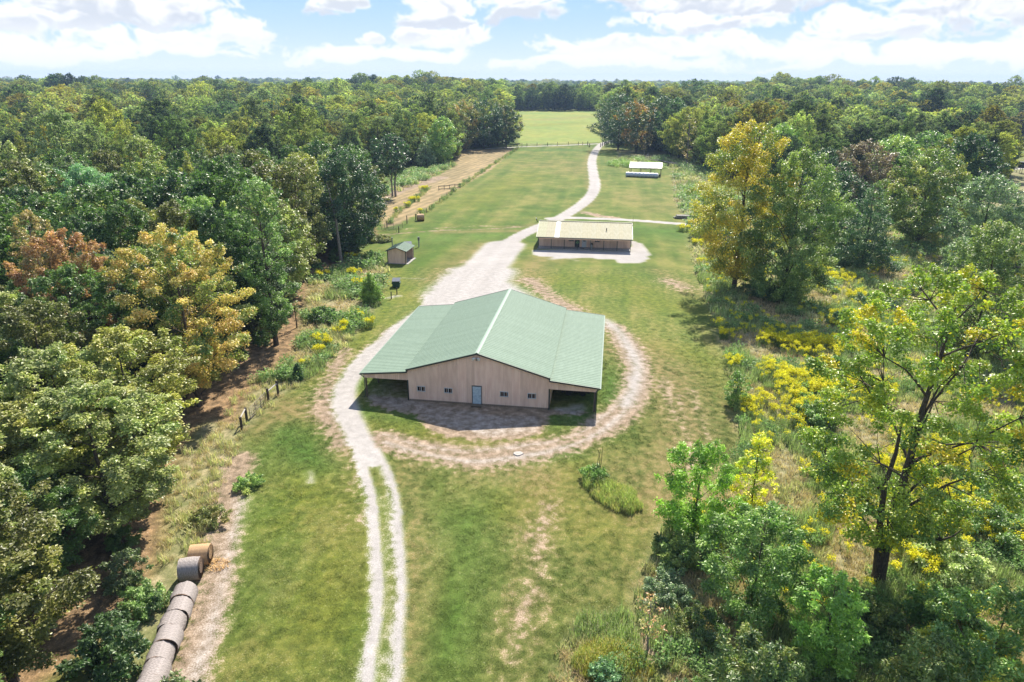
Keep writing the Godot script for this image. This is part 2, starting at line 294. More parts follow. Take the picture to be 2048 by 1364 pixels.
class MB:
	var v := PackedVector3Array()
	var n := PackedVector3Array()
	var c := PackedColorArray()
	var u := PackedVector2Array()
	var i := PackedInt32Array()
	func tri(a: Vector3, b: Vector3, d: Vector3) -> void:    # counter-clockwise seen from outside
		var nn := (b - a).cross(d - a).normalized()
		var k := v.size()
		v.append_array(PackedVector3Array([a, b, d]))
		n.append_array(PackedVector3Array([nn, nn, nn]))
		i.append_array(PackedInt32Array([k, k + 2, k + 1]))
	func quad(a: Vector3, b: Vector3, d: Vector3, e: Vector3) -> void:
		var nn := (b - a).cross(d - a).normalized()
		var k := v.size()
		v.append_array(PackedVector3Array([a, b, d, e]))
		n.append_array(PackedVector3Array([nn, nn, nn, nn]))
		i.append_array(PackedInt32Array([k, k + 2, k + 1, k, k + 3, k + 2]))
	func box(center: Vector3, size: Vector3, bs := Basis()) -> MB:
		var h := size * 0.5
		var p: Array[Vector3] = []
		for q in [Vector3(-1, -1, -1), Vector3(1, -1, -1), Vector3(1, 1, -1), Vector3(-1, 1, -1), Vector3(-1, -1, 1), Vector3(1, -1, 1), Vector3(1, 1, 1), Vector3(-1, 1, 1)]:
			p.append(center + bs * (q * h))
		quad(p[4], p[5], p[6], p[7])
		quad(p[1], p[0], p[3], p[2])
		quad(p[5], p[1], p[2], p[6])
		quad(p[0], p[4], p[7], p[3])
		quad(p[7], p[6], p[2], p[3])
		quad(p[0], p[1], p[5], p[4])
		return self
	func beam(a: Vector3, b: Vector3, wx: float, wy: float) -> MB:
		var d := b - a
		var z := d.normalized()
		var x := z.cross(Vector3.UP if absf(z.y) < 0.95 else Vector3.RIGHT).normalized()
		return box((a + b) * 0.5, Vector3(wx, wy, d.length()), Basis(x, z.cross(x), z))
	func tube(pts: Array, radii: Array, sides := 8, cap := true) -> MB:
		var first := v.size()
		var m := pts.size()
		for k in m:
			var d: Vector3 = (pts[mini(k + 1, m - 1)] - pts[maxi(k - 1, 0)]).normalized()
			var x := d.cross(Vector3.FORWARD if absf(d.z) < 0.9 else Vector3.RIGHT).normalized()
			var y := d.cross(x)
			for s in sides:
				var a := TAU * s / sides
				var r := x * cos(a) + y * sin(a)
				v.append(pts[k] + r * radii[k])
				n.append(r)
		for k in m - 1:
			for s in sides:
				var a := first + k * sides + s
				var b := first + k * sides + (s + 1) % sides
				i.append_array(PackedInt32Array([a, a + sides, b, b, a + sides, b + sides]))
		if cap:
			for e in [0, m - 1]:
				for s in range(1, sides - 1):
					var a: Vector3 = v[first + e * sides]
					var b: Vector3 = v[first + e * sides + s]
					var d: Vector3 = v[first + e * sides + s + 1]
					if e == 0:
						tri(a, d, b)
					else:
						tri(a, b, d)
		return self
	func panel(t: Transform3D, w: float, v0: float, va: float, vb: float, pitch := 0.2286, rib := 0.022) -> MB:
		# a ribbed sheet: u across 0..w, its lower edge at v0, its upper edge running from va to vb; t.basis.z is its outside
		var xs := PackedFloat32Array([0.0])
		var zs := PackedFloat32Array([0.0])
		var q := pitch * 0.5
		while q + 0.05 < w:
			for e in [[-1.3 * rib, 0.0], [-0.55 * rib, rib], [0.55 * rib, rib], [1.3 * rib, 0.0]]:
				xs.append(q + e[0])
				zs.append(e[1])
			q += pitch
		xs.append(w)
		zs.append(0.0)
		for k in xs.size() - 1:
			var a := xs[k] / w
			var b := xs[k + 1] / w
			quad(t * Vector3(xs[k], v0, zs[k]), t * Vector3(xs[k + 1], v0, zs[k + 1]), t * Vector3(xs[k + 1], lerpf(va, vb, b), zs[k + 1]), t * Vector3(xs[k], lerpf(va, vb, a), zs[k]))
		return self
	func mesh() -> ArrayMesh:
		var a := []
		a.resize(Mesh.ARRAY_MAX)
		a[Mesh.ARRAY_VERTEX] = v
		if n.size() == v.size():
			a[Mesh.ARRAY_NORMAL] = n
		if c.size() == v.size():
			a[Mesh.ARRAY_COLOR] = c
		if u.size() == v.size():
			a[Mesh.ARRAY_TEX_UV] = u
		a[Mesh.ARRAY_INDEX] = i
		var m := ArrayMesh.new()
		m.add_surface_from_arrays(Mesh.PRIMITIVE_TRIANGLES, a)
		return m

func terrain(x: float, z: float) -> float:
	var d := -z
	if d < 300.0:
		return 0.0
	var h := 6.5 * smoothstep(330.0, 680.0, d) - 9.0 * smoothstep(720.0, 1050.0, d)
	for k in range(0, HILLS.size(), 4):
		var e: float = ((x - HILLS[k]) * (x - HILLS[k]) + (d - HILLS[k + 1]) * (d - HILLS[k + 1])) / (HILLS[k + 2] * HILLS[k + 2])
		if e < 8.0:
			h += HILLS[k + 3] * exp(-e)
	return h

func on(x: float, z: float, up := 0.0) -> Vector3:
	return Vector3(x, terrain(x, z) + up, z)

func points(flat: Array) -> PackedVector2Array:
	var p := PackedVector2Array()
	for k in range(0, flat.size(), 2):
		p.append(Vector2(flat[k], flat[k + 1]))
	return p

func inside_any(polys: Array, p: Vector2) -> bool:
	for q in polys:
		if Geometry2D.is_point_in_polygon(p, q):
			return true
	return false

func said(k: int) -> String:
	var w := ["first", "second", "third", "fourth", "fifth", "sixth", "seventh", "eighth", "ninth", "tenth", "eleventh", "twelfth"]
	if k < 12:
		return w[k]
	var e := k + 1
	return str(e) + ("th" if e % 100 in [11, 12, 13] or e % 10 in [0, 4, 5, 6, 7, 8, 9] else "st" if e % 10 == 1 else "nd" if e % 10 == 2 else "rd")


# ---------------------------------------------------------------- camera, sky, sun
func look() -> void:
	var cam := Camera3D.new()
	cam.name = "camera"
	cam.fov = 52.8
	cam.position = Vector3(0, 32.48, 0)
	cam.rotation = Vector3(-0.3618, 0, 0.0045)
	cam.near = 0.5
	cam.far = 9000
	add_child(cam)
	cam.current = true
	var env := Environment.new()
	env.background_mode = Environment.BG_SKY
	env.tonemap_mode = Environment.TONE_MAPPER_LINEAR
	env.tonemap_exposure = EXPOSURE
	env.sdfgi_enabled = true
	env.ssao_enabled = true
	env.ssil_enabled = true
	env.fog_enabled = true
	env.fog_density = 0.00013
	env.fog_light_color = Color(0.72, 0.84, 1.0)
	var pano := PanoramaSkyMaterial.new()
	pano.panorama = sky_picture()
	var sky := Sky.new()
	sky.sky_material = pano
	env.sky = sky
	var we := WorldEnvironment.new()
	we.name = "world_environment"
	we.environment = env
	add_child(we)
	var sun := DirectionalLight3D.new()
	sun.name = "sun"
	sun.light_energy = 1.6
	sun.light_color = Color(1.0, 0.968, 0.91)
	sun.light_angular_distance = 0.5
	sun.shadow_enabled = true
	var a := deg_to_rad(SUN_AZ)
	var e := deg_to_rad(SUN_EL)
	var to := Vector3(sin(a) * cos(e), sin(e), -cos(a) * cos(e))
	sun.basis = Basis.looking_at(-to)
	add_child(sun)

func sky_picture() -> ImageTexture:
	var w := 4096
	var h := 2048
	var nz := FastNoiseLite.new()
	nz.seed = 21
	nz.noise_type = FastNoiseLite.TYPE_SIMPLEX_SMOOTH
	nz.fractal_octaves = 6
	nz.fractal_gain = 0.55
	nz.frequency = 1.0
	var nb := FastNoiseLite.new()
	nb.seed = 5
	nb.noise_type = FastNoiseLite.TYPE_SIMPLEX_SMOOTH
	nb.fractal_octaves = 3
	nb.frequency = 1.0
	# heaps of cloud in the view: degrees east of the view, degrees up, half width, half height
	var heaps := [-28.0, 4.7, 6.5, 2.4, -33.0, 3.4, 4.0, 1.4, -25.0, 2.3, 6.5, 1.1, -20.5, 3.2, 2.6, 1.0, -13.3, 5.6, 2.0, 1.9, -11.5, 2.9, 1.2, .6, -5.5, 4.6, 2.5, 1.9, -4.5, 3.0, 3.8, 1.3, 1.0, 5.3, 3.2, 1.6, 8.0, 5.9, 3.6, 1.1, 15.0, 5.6, 9.0, 1.7, 14.0, 4.0, 6.5, 1.1, 21.0, 5.7, 5.0, 1.3, 31.0, 4.7, 4.6, 2.3, 26.0, 3.3, 5.0, 1.3, 36.0, 4.6, 2.4, 2.4, 38.0, 2.6, 5.0, 1.5, 6.0, 2.3, 4.5, .9, 16.0, 2.4, 8.0, 1.0, -10.0, 1.6, 7.0, .8, -34.0, 1.6, 8.0, 1.0, 30.0, 1.6, 9.0, 1.0, 10.0, 1.2, 12.0, .7]
	var rows := []
	var elevs := []
	var small_w := 1024
	# fine rows from -2 to 16 degrees, coarse ones elsewhere
	var fine_top := int((90.0 - 16.0) / 180.0 * h)
	var fine_bottom := int((90.0 + 2.0) / 180.0 * h)
	var n_fine := fine_bottom - fine_top
	rows.resize(n_fine + 512)
	var work := func(k: int) -> void:
		var wide := w if k < n_fine else small_w
		var el: float = (90.0 - (fine_top + k + 0.5) * 180.0 / h) if k < n_fine else 90.0 - (k - n_fine + 0.5) * 180.0 / 512.0
		var f := PackedFloat32Array()
		f.resize(wide * 3)
		for x in wide:
			var az: float = (x + 0.5) * 360.0 / wide
			if az > 180.0:
				az -= 360.0
			var c := sky_colour(az, el, nz, nb, heaps)
			f[x * 3] = c.r
			f[x * 3 + 1] = c.g
			f[x * 3 + 2] = c.b
		rows[k] = f.to_byte_array()
	var task := WorkerThreadPool.add_group_task(work, n_fine + 512, -1, true)
	WorkerThreadPool.wait_for_group_task_completion(task)
	var coarse := PackedByteArray()
	for k in range(n_fine, n_fine + 512):
		coarse.append_array(rows[k])
	var big := Image.create_from_data(small_w, 512, false, Image.FORMAT_RGBF, coarse)
	big.resize(w, h, Image.INTERPOLATE_BILINEAR)
	var fine := PackedByteArray()
	for k in n_fine:
		fine.append_array(rows[k])
	var strip := Image.create_from_data(w, n_fine, false, Image.FORMAT_RGBF, fine)
	big.blit_rect(strip, Rect2i(0, 0, w, n_fine), Vector2i(0, fine_top))
	return ImageTexture.create_from_image(big)

func sky_colour(az: float, el: float, nz: FastNoiseLite, nb: FastNoiseLite, heaps: Array) -> Color:
	var e := maxf(el, 0.0)
	# clear air: pale at the horizon, bluer above
	var t := 1.0 - exp(-e / 8.0)
	var air := Color(0.94, 0.97, 1.0).lerp(Color(0.47, 0.715, 0.98), t)
	air = air.lerp(Color(0.30, 0.50, 0.86), smoothstep(10.0, 80.0, e))
	var a := deg_to_rad(az)
	var r := cos(deg_to_rad(e))
	var dir := Vector3(sin(a) * r, sin(deg_to_rad(e)) * 1.9, cos(a) * r)
	# the outlines wander at several sizes
	var warp := Vector3(nb.get_noise_3dv(dir * 9.0), nb.get_noise_3dv(dir * 9.0 + Vector3(40, 0, 0)), nb.get_noise_3dv(dir * 9.0 + Vector3(0, 40, 0)))
	var n := nz.get_noise_3dv(dir * 16.0 + warp * 0.8)
	var puff := 1.0 - absf(nz.get_noise_3dv(dir * 30.0 + warp * 1.5 + Vector3(7, 7, 7))) * 2.4
	var az2 := az + warp.x * 3.2
	var el2 := e + warp.y * 0.9
	var d := -0.6
	var lit := 0.0
	if absf(az) < 60.0 and e < 12.0:
		for k in range(0, heaps.size(), 4):
			var dx: float = (az2 - heaps[k]) / heaps[k + 2]
			var dy: float = (el2 - heaps[k + 1]) / heaps[k + 3]
			if dy < 0.0:
				dy *= 1.5
			var q := 0.60 - (dx * dx + dy * dy) * 0.46
			if q > d:
				d = q
				lit = dy
	var gen := nb.get_noise_3dv(dir * 4.5 + Vector3(9, 3, 1)) * 1.5 + 0.12
	var away := smoothstep(9.0, 16.0, e) if absf(az) < 55.0 else 1.0
	d = maxf(d, lerpf(-1.0, gen, away))
	d += n * 0.68 + (puff - 0.5) * 0.18
	var cover := smoothstep(0.02, 0.24, d)
	cover = cover * (0.62 + 0.38 * smoothstep(0.05, 0.45, d))
	# the sunlit tops are white and the thick undersides grey
	var under := smoothstep(0.2, 0.8, d * 0.8 - lit * 0.6 + n * 0.5 + (0.5 - puff) * 0.25) * smoothstep(1.6, 4.2, e)
	var cl := Color(1.0, 1.0, 1.0).lerp(Color(0.82, 0.85, 0.90), under * 0.9)
	var c := air.lerp(cl, cover)
	c = c.lerp(Color(0.985, 0.992, 1.0), exp(-e / 0.8) * 0.75)
	if el < 0.0:
		c = c.lerp(Color(0.3, 0.33, 0.28), smoothstep(0.0, 6.0, -el))
	return Color(pow(c.r, 2.2), pow(c.g, 2.2), pow(c.b, 2.2)) * (1.12 / EXPOSURE)


# ---------------------------------------------------------------- the ground
func raster(r: Rect2, step: float) -> Dictionary:
	var w := int(r.size.x / step)
	var h := int(r.size.y / step)
	var out := {}
	for ch in CH:
		var a := PackedByteArray()
		a.resize(w * h)
		out[ch] = a
	var work := func(k: int) -> void:
		var ch: String = CH[k]
		var a := PackedByteArray()
		a.resize(w * h)
		for s in POLYS:
			if s[0] != ch:
				continue
			var poly := points(s[2])
			var lo := poly[0]
			var hi := poly[0]
			for p in poly:
				lo = lo.min(p)
				hi = hi.max(p)
			var val := int(s[1] * 255.0)
			for y in range(maxi(0, int((lo.y - r.position.y) / step)), mini(h, int((hi.y - r.position.y) / step) + 1)):
				var zz := r.position.y + (y + 0.5) * step
				# crossings of this row
				var xs := PackedFloat32Array()
				for q in poly.size():
					var p0 := poly[q]
					var p1 := poly[(q + 1) % poly.size()]
					if (p0.y > zz) != (p1.y > zz):
						xs.append(p0.x + (zz - p0.y) / (p1.y - p0.y) * (p1.x - p0.x))
				xs.sort()
				for q in range(0, xs.size() - 1, 2):
					for x in range(maxi(0, int((xs[q] - r.position.x) / step)), mini(w, int((xs[q + 1] - r.position.x) / step))):
						a[y * w + x] = maxi(a[y * w + x], val)
		# soften the outlines of the filled areas
		var im := Image.create_from_data(w, h, false, Image.FORMAT_L8, a)
		var f := maxi(1, int(1.2 / step))
		im.resize(maxi(1, w / f), maxi(1, h / f), Image.INTERPOLATE_LANCZOS)
		im.resize(w, h, Image.INTERPOLATE_BILINEAR)
		a = im.get_data()
		for s in STROKES:
			if s[0] != ch:
				continue
			var half: float = s[1] * 0.5
			var soft: float = s[2]
			var val: float = s[3] * 255.0
			var pts := points(s[4])
			# round the corners off
			var sm := PackedVector2Array()
			for q in pts.size() - 1:
				var b0 := pts[maxi(q - 1, 0)]
				var b3 := pts[mini(q + 2, pts.size() - 1)]
				for e in 4:
					sm.append(pts[q].cubic_interpolate(pts[q + 1], b0, b3, e / 4.0))
			sm.append(pts[pts.size() - 1])
			var reach := half + soft
			for q in sm.size() - 1:
				var p0 := sm[q]
				var p1 := sm[q + 1]
				var lo := p0.min(p1) - Vector2(reach, reach) - r.position
				var hi := p0.max(p1) + Vector2(reach, reach) - r.position
				var d := p1 - p0
				var len2 := maxf(d.length_squared(), 0.0001)
				for y in range(maxi(0, int(lo.y / step)), mini(h, int(hi.y / step) + 1)):
					for x in range(maxi(0, int(lo.x / step)), mini(w, int(hi.x / step) + 1)):
						var p := r.position + Vector2((x + 0.5) * step, (y + 0.5) * step)
						var t := clampf((p - p0).dot(d) / len2, 0.0, 1.0)
						var e := p.distance_to(p0 + d * t)
						if e < reach:
							var m := int(val * clampf((reach - e) / (2.0 * soft), 0.0, 1.0)) if e > half - soft else int(val)
							if m > a[y * w + x]:
								a[y * w + x] = m
		out[ch] = a
	var task := WorkerThreadPool.add_group_task(work, CH.size(), -1, true)
	WorkerThreadPool.wait_for_group_task_completion(task)
	out.w = w
	out.h = h
	out.step = step
	out.rect = r
	return out

func mask_at(m: Dictionary, ch: String, x: float, z: float) -> float:
	var px := int((x - m.rect.position.x) / m.step)
	var py := int((z - m.rect.position.y) / m.step)
	if px < 0 or py < 0 or px >= m.w or py >= m.h:
		return 0.0
	return m[ch][py * m.w + px] / 255.0

func tile(s: int, freq: float, oct: int, kind := FastNoiseLite.TYPE_SIMPLEX_SMOOTH) -> PackedByteArray:
	var n := FastNoiseLite.new()
	n.seed = s
	n.noise_type = kind
	n.frequency = freq
	n.fractal_octaves = oct
	n.fractal_gain = 0.6
	return n.get_seamless_image(512, 512).get_data()

func paint(r: Rect2, px: float, masks: Dictionary, t: Array) -> Image:
	var w := int(r.size.x / px)
	var h := int(r.size.y / px)
	var big := {}
	for ch in CH:
		var im := Image.create_from_data(masks.w, masks.h, false, Image.FORMAT_L8, masks[ch])
		im.resize(w, h, Image.INTERPOLATE_BILINEAR)
		big[ch] = im.get_data()
	var grav: PackedByteArray = big.gravel
	var dirt: PackedByteArray = big.dirt
	var dry: PackedByteArray = big.dry
	var lush: PackedByteArray = big.lush
	var yel: PackedByteArray = big.yellow
	var lit: PackedByteArray = big.litter
	var mead: PackedByteArray = big.meadow
	var hay: PackedByteArray = big.hay
	var lgr: PackedByteArray = big.lgrass
	var n0: PackedByteArray = t[0]      # fine grain, pixel for pixel
	var n1: PackedByteArray = t[1]      # clumps
	var n2: PackedByteArray = t[2]      # broad
	var n3: PackedByteArray = t[3]
	var fine := px < 0.1
	var rows := []
	rows.resize(h)
	var work := func(y: int) -> void:
		var row := PackedByteArray()
		row.resize(w * 3)
		var wz := r.position.y + y * px
		for x in w:
			var wx := r.position.x + x * px
			var f: float = n0[((y & 511) << 9) | (x & 511)] / 255.0 - 0.5
			var cl: float = (n1[((int(wz * 20.0) & 511) << 9) | (int(wx * 20.0) & 511)] / 255.0 - 0.5) if fine else (n2[((int(wz * 7.0) & 511) << 9) | (int(wx * 7.0) & 511)] / 255.0 - 0.5) * 0.6
			# long faint streaks left by the mower, running up the clearing
			var mow: float = n2[((int(wz * 0.5 - wx * 0.1) & 511) << 9) | (int(wx * 9.0 + wz * 1.3) & 511)] / 255.0 - 0.5
			var bi: float = n2[((int(wz * 4.3) & 511) << 9) | (int(wx * 4.3) & 511)] / 255.0 - 0.5
			var vb: float = n3[((int(wz * 1.1) & 511) << 9) | (int(wx * 1.1) & 511)] / 255.0 - 0.5
			# wander: the edges of every area are ragged
			var ox := int(clampf(bi * 2.2 + cl * 1.0 + f * 0.4, -1.6, 1.6) / px * 0.4)
			var oy := int(clampf(vb * 2.0 - cl * 1.2 - f * 0.4, -1.6, 1.6) / px * 0.4)
			var at := clampi(y + oy, 0, h - 1) * w + clampi(x + ox, 0, w - 1)
			var g0: int = at
			# mown grass
			var s := clampf(0.5 + bi * 1.0 + vb * 1.3 + cl * 0.6 + mow * 1.0 + f * 0.3, 0.0, 1.0)
			var cr := lerpf(0.262, 0.400, s)
			var cg := lerpf(0.340, 0.410, s)
			var cb := lerpf(0.122, 0.205, s)
			var m := 0.0
			if lgr[g0] > 3:
				m = lgr[g0] / 255.0
				var e := clampf(0.5 + vb * 1.6, 0.0, 1.0)
				cr = lerpf(cr, lerpf(0.40, 0.485, e), m)
				cg = lerpf(cg, lerpf(0.47, 0.50, e), m)
				cb = lerpf(cb, lerpf(0.235, 0.245, e), m)
			if lush[g0] > 3:
				m = clampf(lush[g0] / 255.0 * (0.85 + cl * 1.3 + bi * 0.8), 0.0, 1.0)
				cr = lerpf(cr, 0.25, m)
				cg = lerpf(cg, 0.375, m)
				cb = lerpf(cb, 0.145, m)
			if yel[g0] > 3:
				m = clampf(yel[g0] / 255.0 * (0.85 + cl * 1.2 + vb * 0.8), 0.0, 1.0)
				cr = lerpf(cr, 0.375, m)
				cg = lerpf(cg, 0.395, m)
				cb = lerpf(cb, 0.14, m)
			# thin and dried patches all over the lawn
			var th := smoothstep(0.04, 0.34, cl * 0.5 + bi * 0.45 + f * 0.45 + mow * 0.35 + vb * 0.25) * (0.4 if fine else 0.24)
			m = clampf(dry[g0] / 255.0 * (0.9 + cl * 1.5 + f * 0.8) + th, 0.0, 1.0)
			if m > 0.01:
				cr = lerpf(cr, 0.445, m)
				cg = lerpf(cg, 0.398, m)
				cb = lerpf(cb, 0.258, m)
			if mead[g0] > 3:
				m = mead[g0] / 255.0
				var e := clampf(0.5 + bi * 1.6 + cl, 0.0, 1.0)
				cr = lerpf(cr, lerpf(0.38, 0.53, e), m)
				cg = lerpf(cg, lerpf(0.40, 0.49, e), m)
				cb = lerpf(cb, lerpf(0.25, 0.38, e), m)
			if lit[g0] > 3:
				m = lit[g0] / 255.0
				var e := clampf(0.5 + cl * 1.3 + f * 0.9, 0.0, 1.0)
				cr = lerpf(cr, lerpf(0.36, 0.54, e), m)
				cg = lerpf(cg, lerpf(0.30, 0.44, e), m)
				cb = lerpf(cb, lerpf(0.22, 0.33, e), m)
			if hay[g0] > 3:
				m = hay[g0] / 255.0
				var e := clampf(0.5 + 0.35 * sin((wx * 0.96 + wz * 0.28) * 2.6 + bi * 5.0) + cl * 0.8 + vb * 0.9, 0.0, 1.0)
				cr = lerpf(cr, lerpf(0.43, 0.56, e), m)
				cg = lerpf(cg, lerpf(0.39, 0.485, e), m)
				cb = lerpf(cb, lerpf(0.28, 0.36, e), m)
			if dirt[g0] > 3:
				m = smoothstep(0.32, 0.72, dirt[g0] / 255.0 + cl * 0.7 + f * 0.55 + bi * 0.3)
				var e := clampf(0.5 + f + cl, 0.0, 1.0)
				cr = lerpf(cr, lerpf(0.43, 0.57, e), m)
				cg = lerpf(cg, lerpf(0.375, 0.50, e), m)
				cb = lerpf(cb, lerpf(0.31, 0.43, e), m)
			var gravel := grav[g0] / 255.0
			# loose white stones lie scattered on the thin grass as well
			m = smoothstep(0.30, 0.86, gravel * 1.08 + cl * 0.30 * (1.3 - gravel) + f * (0.55 if fine else 0.08) * (1.3 - gravel) + bi * (0.2 if fine else 0.08))
			if fine:
				m = maxf(m, smoothstep(0.30, 0.38, f + th * 0.18) * 0.5)
			if m > 0.01:
				var e := clampf(0.55 + f * (0.55 if fine else 0.15) + cl * 0.15 + mow * 0.5 + bi * 0.25 + vb * 0.15, 0.0, 1.0)
				cr = lerpf(cr, lerpf(0.525, 0.632, e), m)
				cg = lerpf(cg, lerpf(0.508, 0.615, e), m)
				cb = lerpf(cb, lerpf(0.492, 0.603, e), m)
			var v := 1.0 + (f * (0.5 if fine else 0.12) + cl * 0.3) * (1.0 - 0.55 * m)
			row[x * 3] = clampi(int(cr * v * 255.0), 0, 255)
			row[x * 3 + 1] = clampi(int(cg * v * 255.0), 0, 255)
			row[x * 3 + 2] = clampi(int(cb * v * 255.0), 0, 255)
		rows[y] = row
	var task := WorkerThreadPool.add_group_task(work, h, -1, true)
	WorkerThreadPool.wait_for_group_task_completion(task)
	var all := PackedByteArray()
	for y in h:
		all.append_array(rows[y])
	return Image.create_from_data(w, h, false, Image.FORMAT_RGB8, all)

func ground_kind(m: Dictionary, x: float, z: float) -> String:
	if mask_at(m, "gravel", x, z) > 0.55:
		return "gravel_driveway"
	if mask_at(m, "litter", x, z) > 0.5:
		return "woodland_floor"
	if mask_at(m, "meadow", x, z) > 0.5:
		return "meadow_ground"
	if mask_at(m, "hay", x, z) > 0.5:
		return "hayfield"
	if mask_at(m, "lgrass", x, z) > 0.5:
		return "pasture"
	return "lawn"

func build_ground() -> void:
	var tiles := [tile(1, 0.42, 3), tile(2, 0.045, 5), tile(3, 0.02, 5), tile(4, 0.018, 4)]
	masks_a = raster(RA, 0.25)
	masks_b = raster(RB, 1.0)
	img_a = paint(RA, 0.05, masks_a, tiles)
	img_b = paint(RB, 0.5, masks_b, tiles)
	tex_a = ImageTexture.create_from_image(img_a)
	tex_b = ImageTexture.create_from_image(img_b)
	var ma := mat("yard surface", Color.WHITE, 0.95, 0.0, 0.25)
	ma.albedo_texture = tex_a
	ma.texture_repeat = false
	var mb := mat("country surface", Color.WHITE, 0.95, 0.0, 0.25)
	mb.albedo_texture = tex_b
	mb.texture_repeat = false
	var far_mat := mat("far ground", c8(78, 84, 50), 0.95, 0.0, 0.2)
	var rough := FastNoiseLite.new()
	rough.seed = 8
	rough.frequency = 0.5
	var parts := {}
	for pass_ in 2:
		var r := RA if pass_ == 0 else RB
		var step := 0.5 if pass_ == 0 else 2.0
		var m := masks_a if pass_ == 0 else masks_b
		var w := int(r.size.x / step)
		var h := int(r.size.y / step)
		for y in h:
			for x in w:
				var x0 := r.position.x + x * step
				var z0 := r.position.y + y * step
				if pass_ == 1 and RA.has_point(Vector2(x0 + 1.0, z0 + 1.0)):
					continue
				var kind := ground_kind(m, x0 + step * 0.5, z0 + step * 0.5)
				var key := kind + str(pass_)
				if not parts.has(key):
					parts[key] = MB.new()
				var b: MB = parts[key]
				var k := b.v.size()
				for q in [[0, 0], [1, 0], [0, 1], [1, 1]]:
					var px: float = x0 + q[0] * step
					var pz: float = z0 + q[1] * step
					var hh := terrain(px, pz)
					if pass_ == 0 and px > RA.position.x + 0.2 and px < RA.end.x - 0.2 and pz > RA.position.y + 0.2 and pz < RA.end.y - 0.2:
						hh += rough.get_noise_2d(px, pz) * 0.035
					b.v.append(Vector3(px, hh, pz))
					b.u.append(Vector2((px - r.position.x) / r.size.x, (pz - r.position.y) / r.size.y))
				b.i.append_array(PackedInt32Array([k, k + 1, k + 2, k + 1, k + 3, k + 2]))
	for kind in ["lawn", "gravel_driveway", "woodland_floor", "meadow_ground", "hayfield", "pasture"]:
		var am := ArrayMesh.new()
		for pass_ in 2:
			if parts.has(kind + str(pass_)):
				var b: MB = parts[kind + str(pass_)]
				var a := []
				a.resize(Mesh.ARRAY_MAX)
				a[Mesh.ARRAY_VERTEX] = b.v
				a[Mesh.ARRAY_TEX_UV] = b.u
				a[Mesh.ARRAY_INDEX] = b.i
				am.add_surface_from_arrays(Mesh.PRIMITIVE_TRIANGLES, a)
				am.surface_set_material(am.get_surface_count() - 1, ma if pass_ == 0 else mb)
		var o := MeshInstance3D.new()
		o.mesh = am
		o.name = kind
		add_child(o)
		o.set_meta("kind", "structure")
		o.set_meta("label", {"lawn": "mown green and yellowish lawn around the barn and along the drive", "gravel_driveway": "white limestone gravel drive, turning circle and two-track lane", "woodland_floor": "brown leaf-littered floor under the woods", "meadow_ground": "rough meadow ground beneath the weeds and goldenrod", "hayfield": "tan cut hay field beside the fence row", "pasture": "pale green pasture beyond the far fence"}[kind])
	# the country beyond, out to the horizon
	var b := MB.new()
	for y in range(-5400, 600, 60):
		for x in range(-4200, 4200, 60):
			if x >= -240 and x < 240 and y >= -660 and y < -60:
				continue
			var drop := -0.6 if x >= -360 and x < 360 and y >= -780 and y < 60 else -0.1
			var k := b.v.size()
			for q in [[0, 0], [1, 0], [0, 1], [1, 1]]:
				var px: float = x + q[0] * 60.0
				var pz: float = y + q[1] * 60.0
				b.v.append(Vector3(px, terrain(px, pz) + (-1.5 if px > -310 and px < 310 and pz > -730 and pz < 10 else -0.1), pz))
			b.i.append_array(PackedInt32Array([k, k + 1, k + 2, k + 1, k + 3, k + 2]))
	b.n.clear()
	var o := put("countryside_ground", b.mesh(), far_mat)
	o.set_meta("kind", "structure")
	o.set_meta("label", "wooded rolling country reaching the horizon")


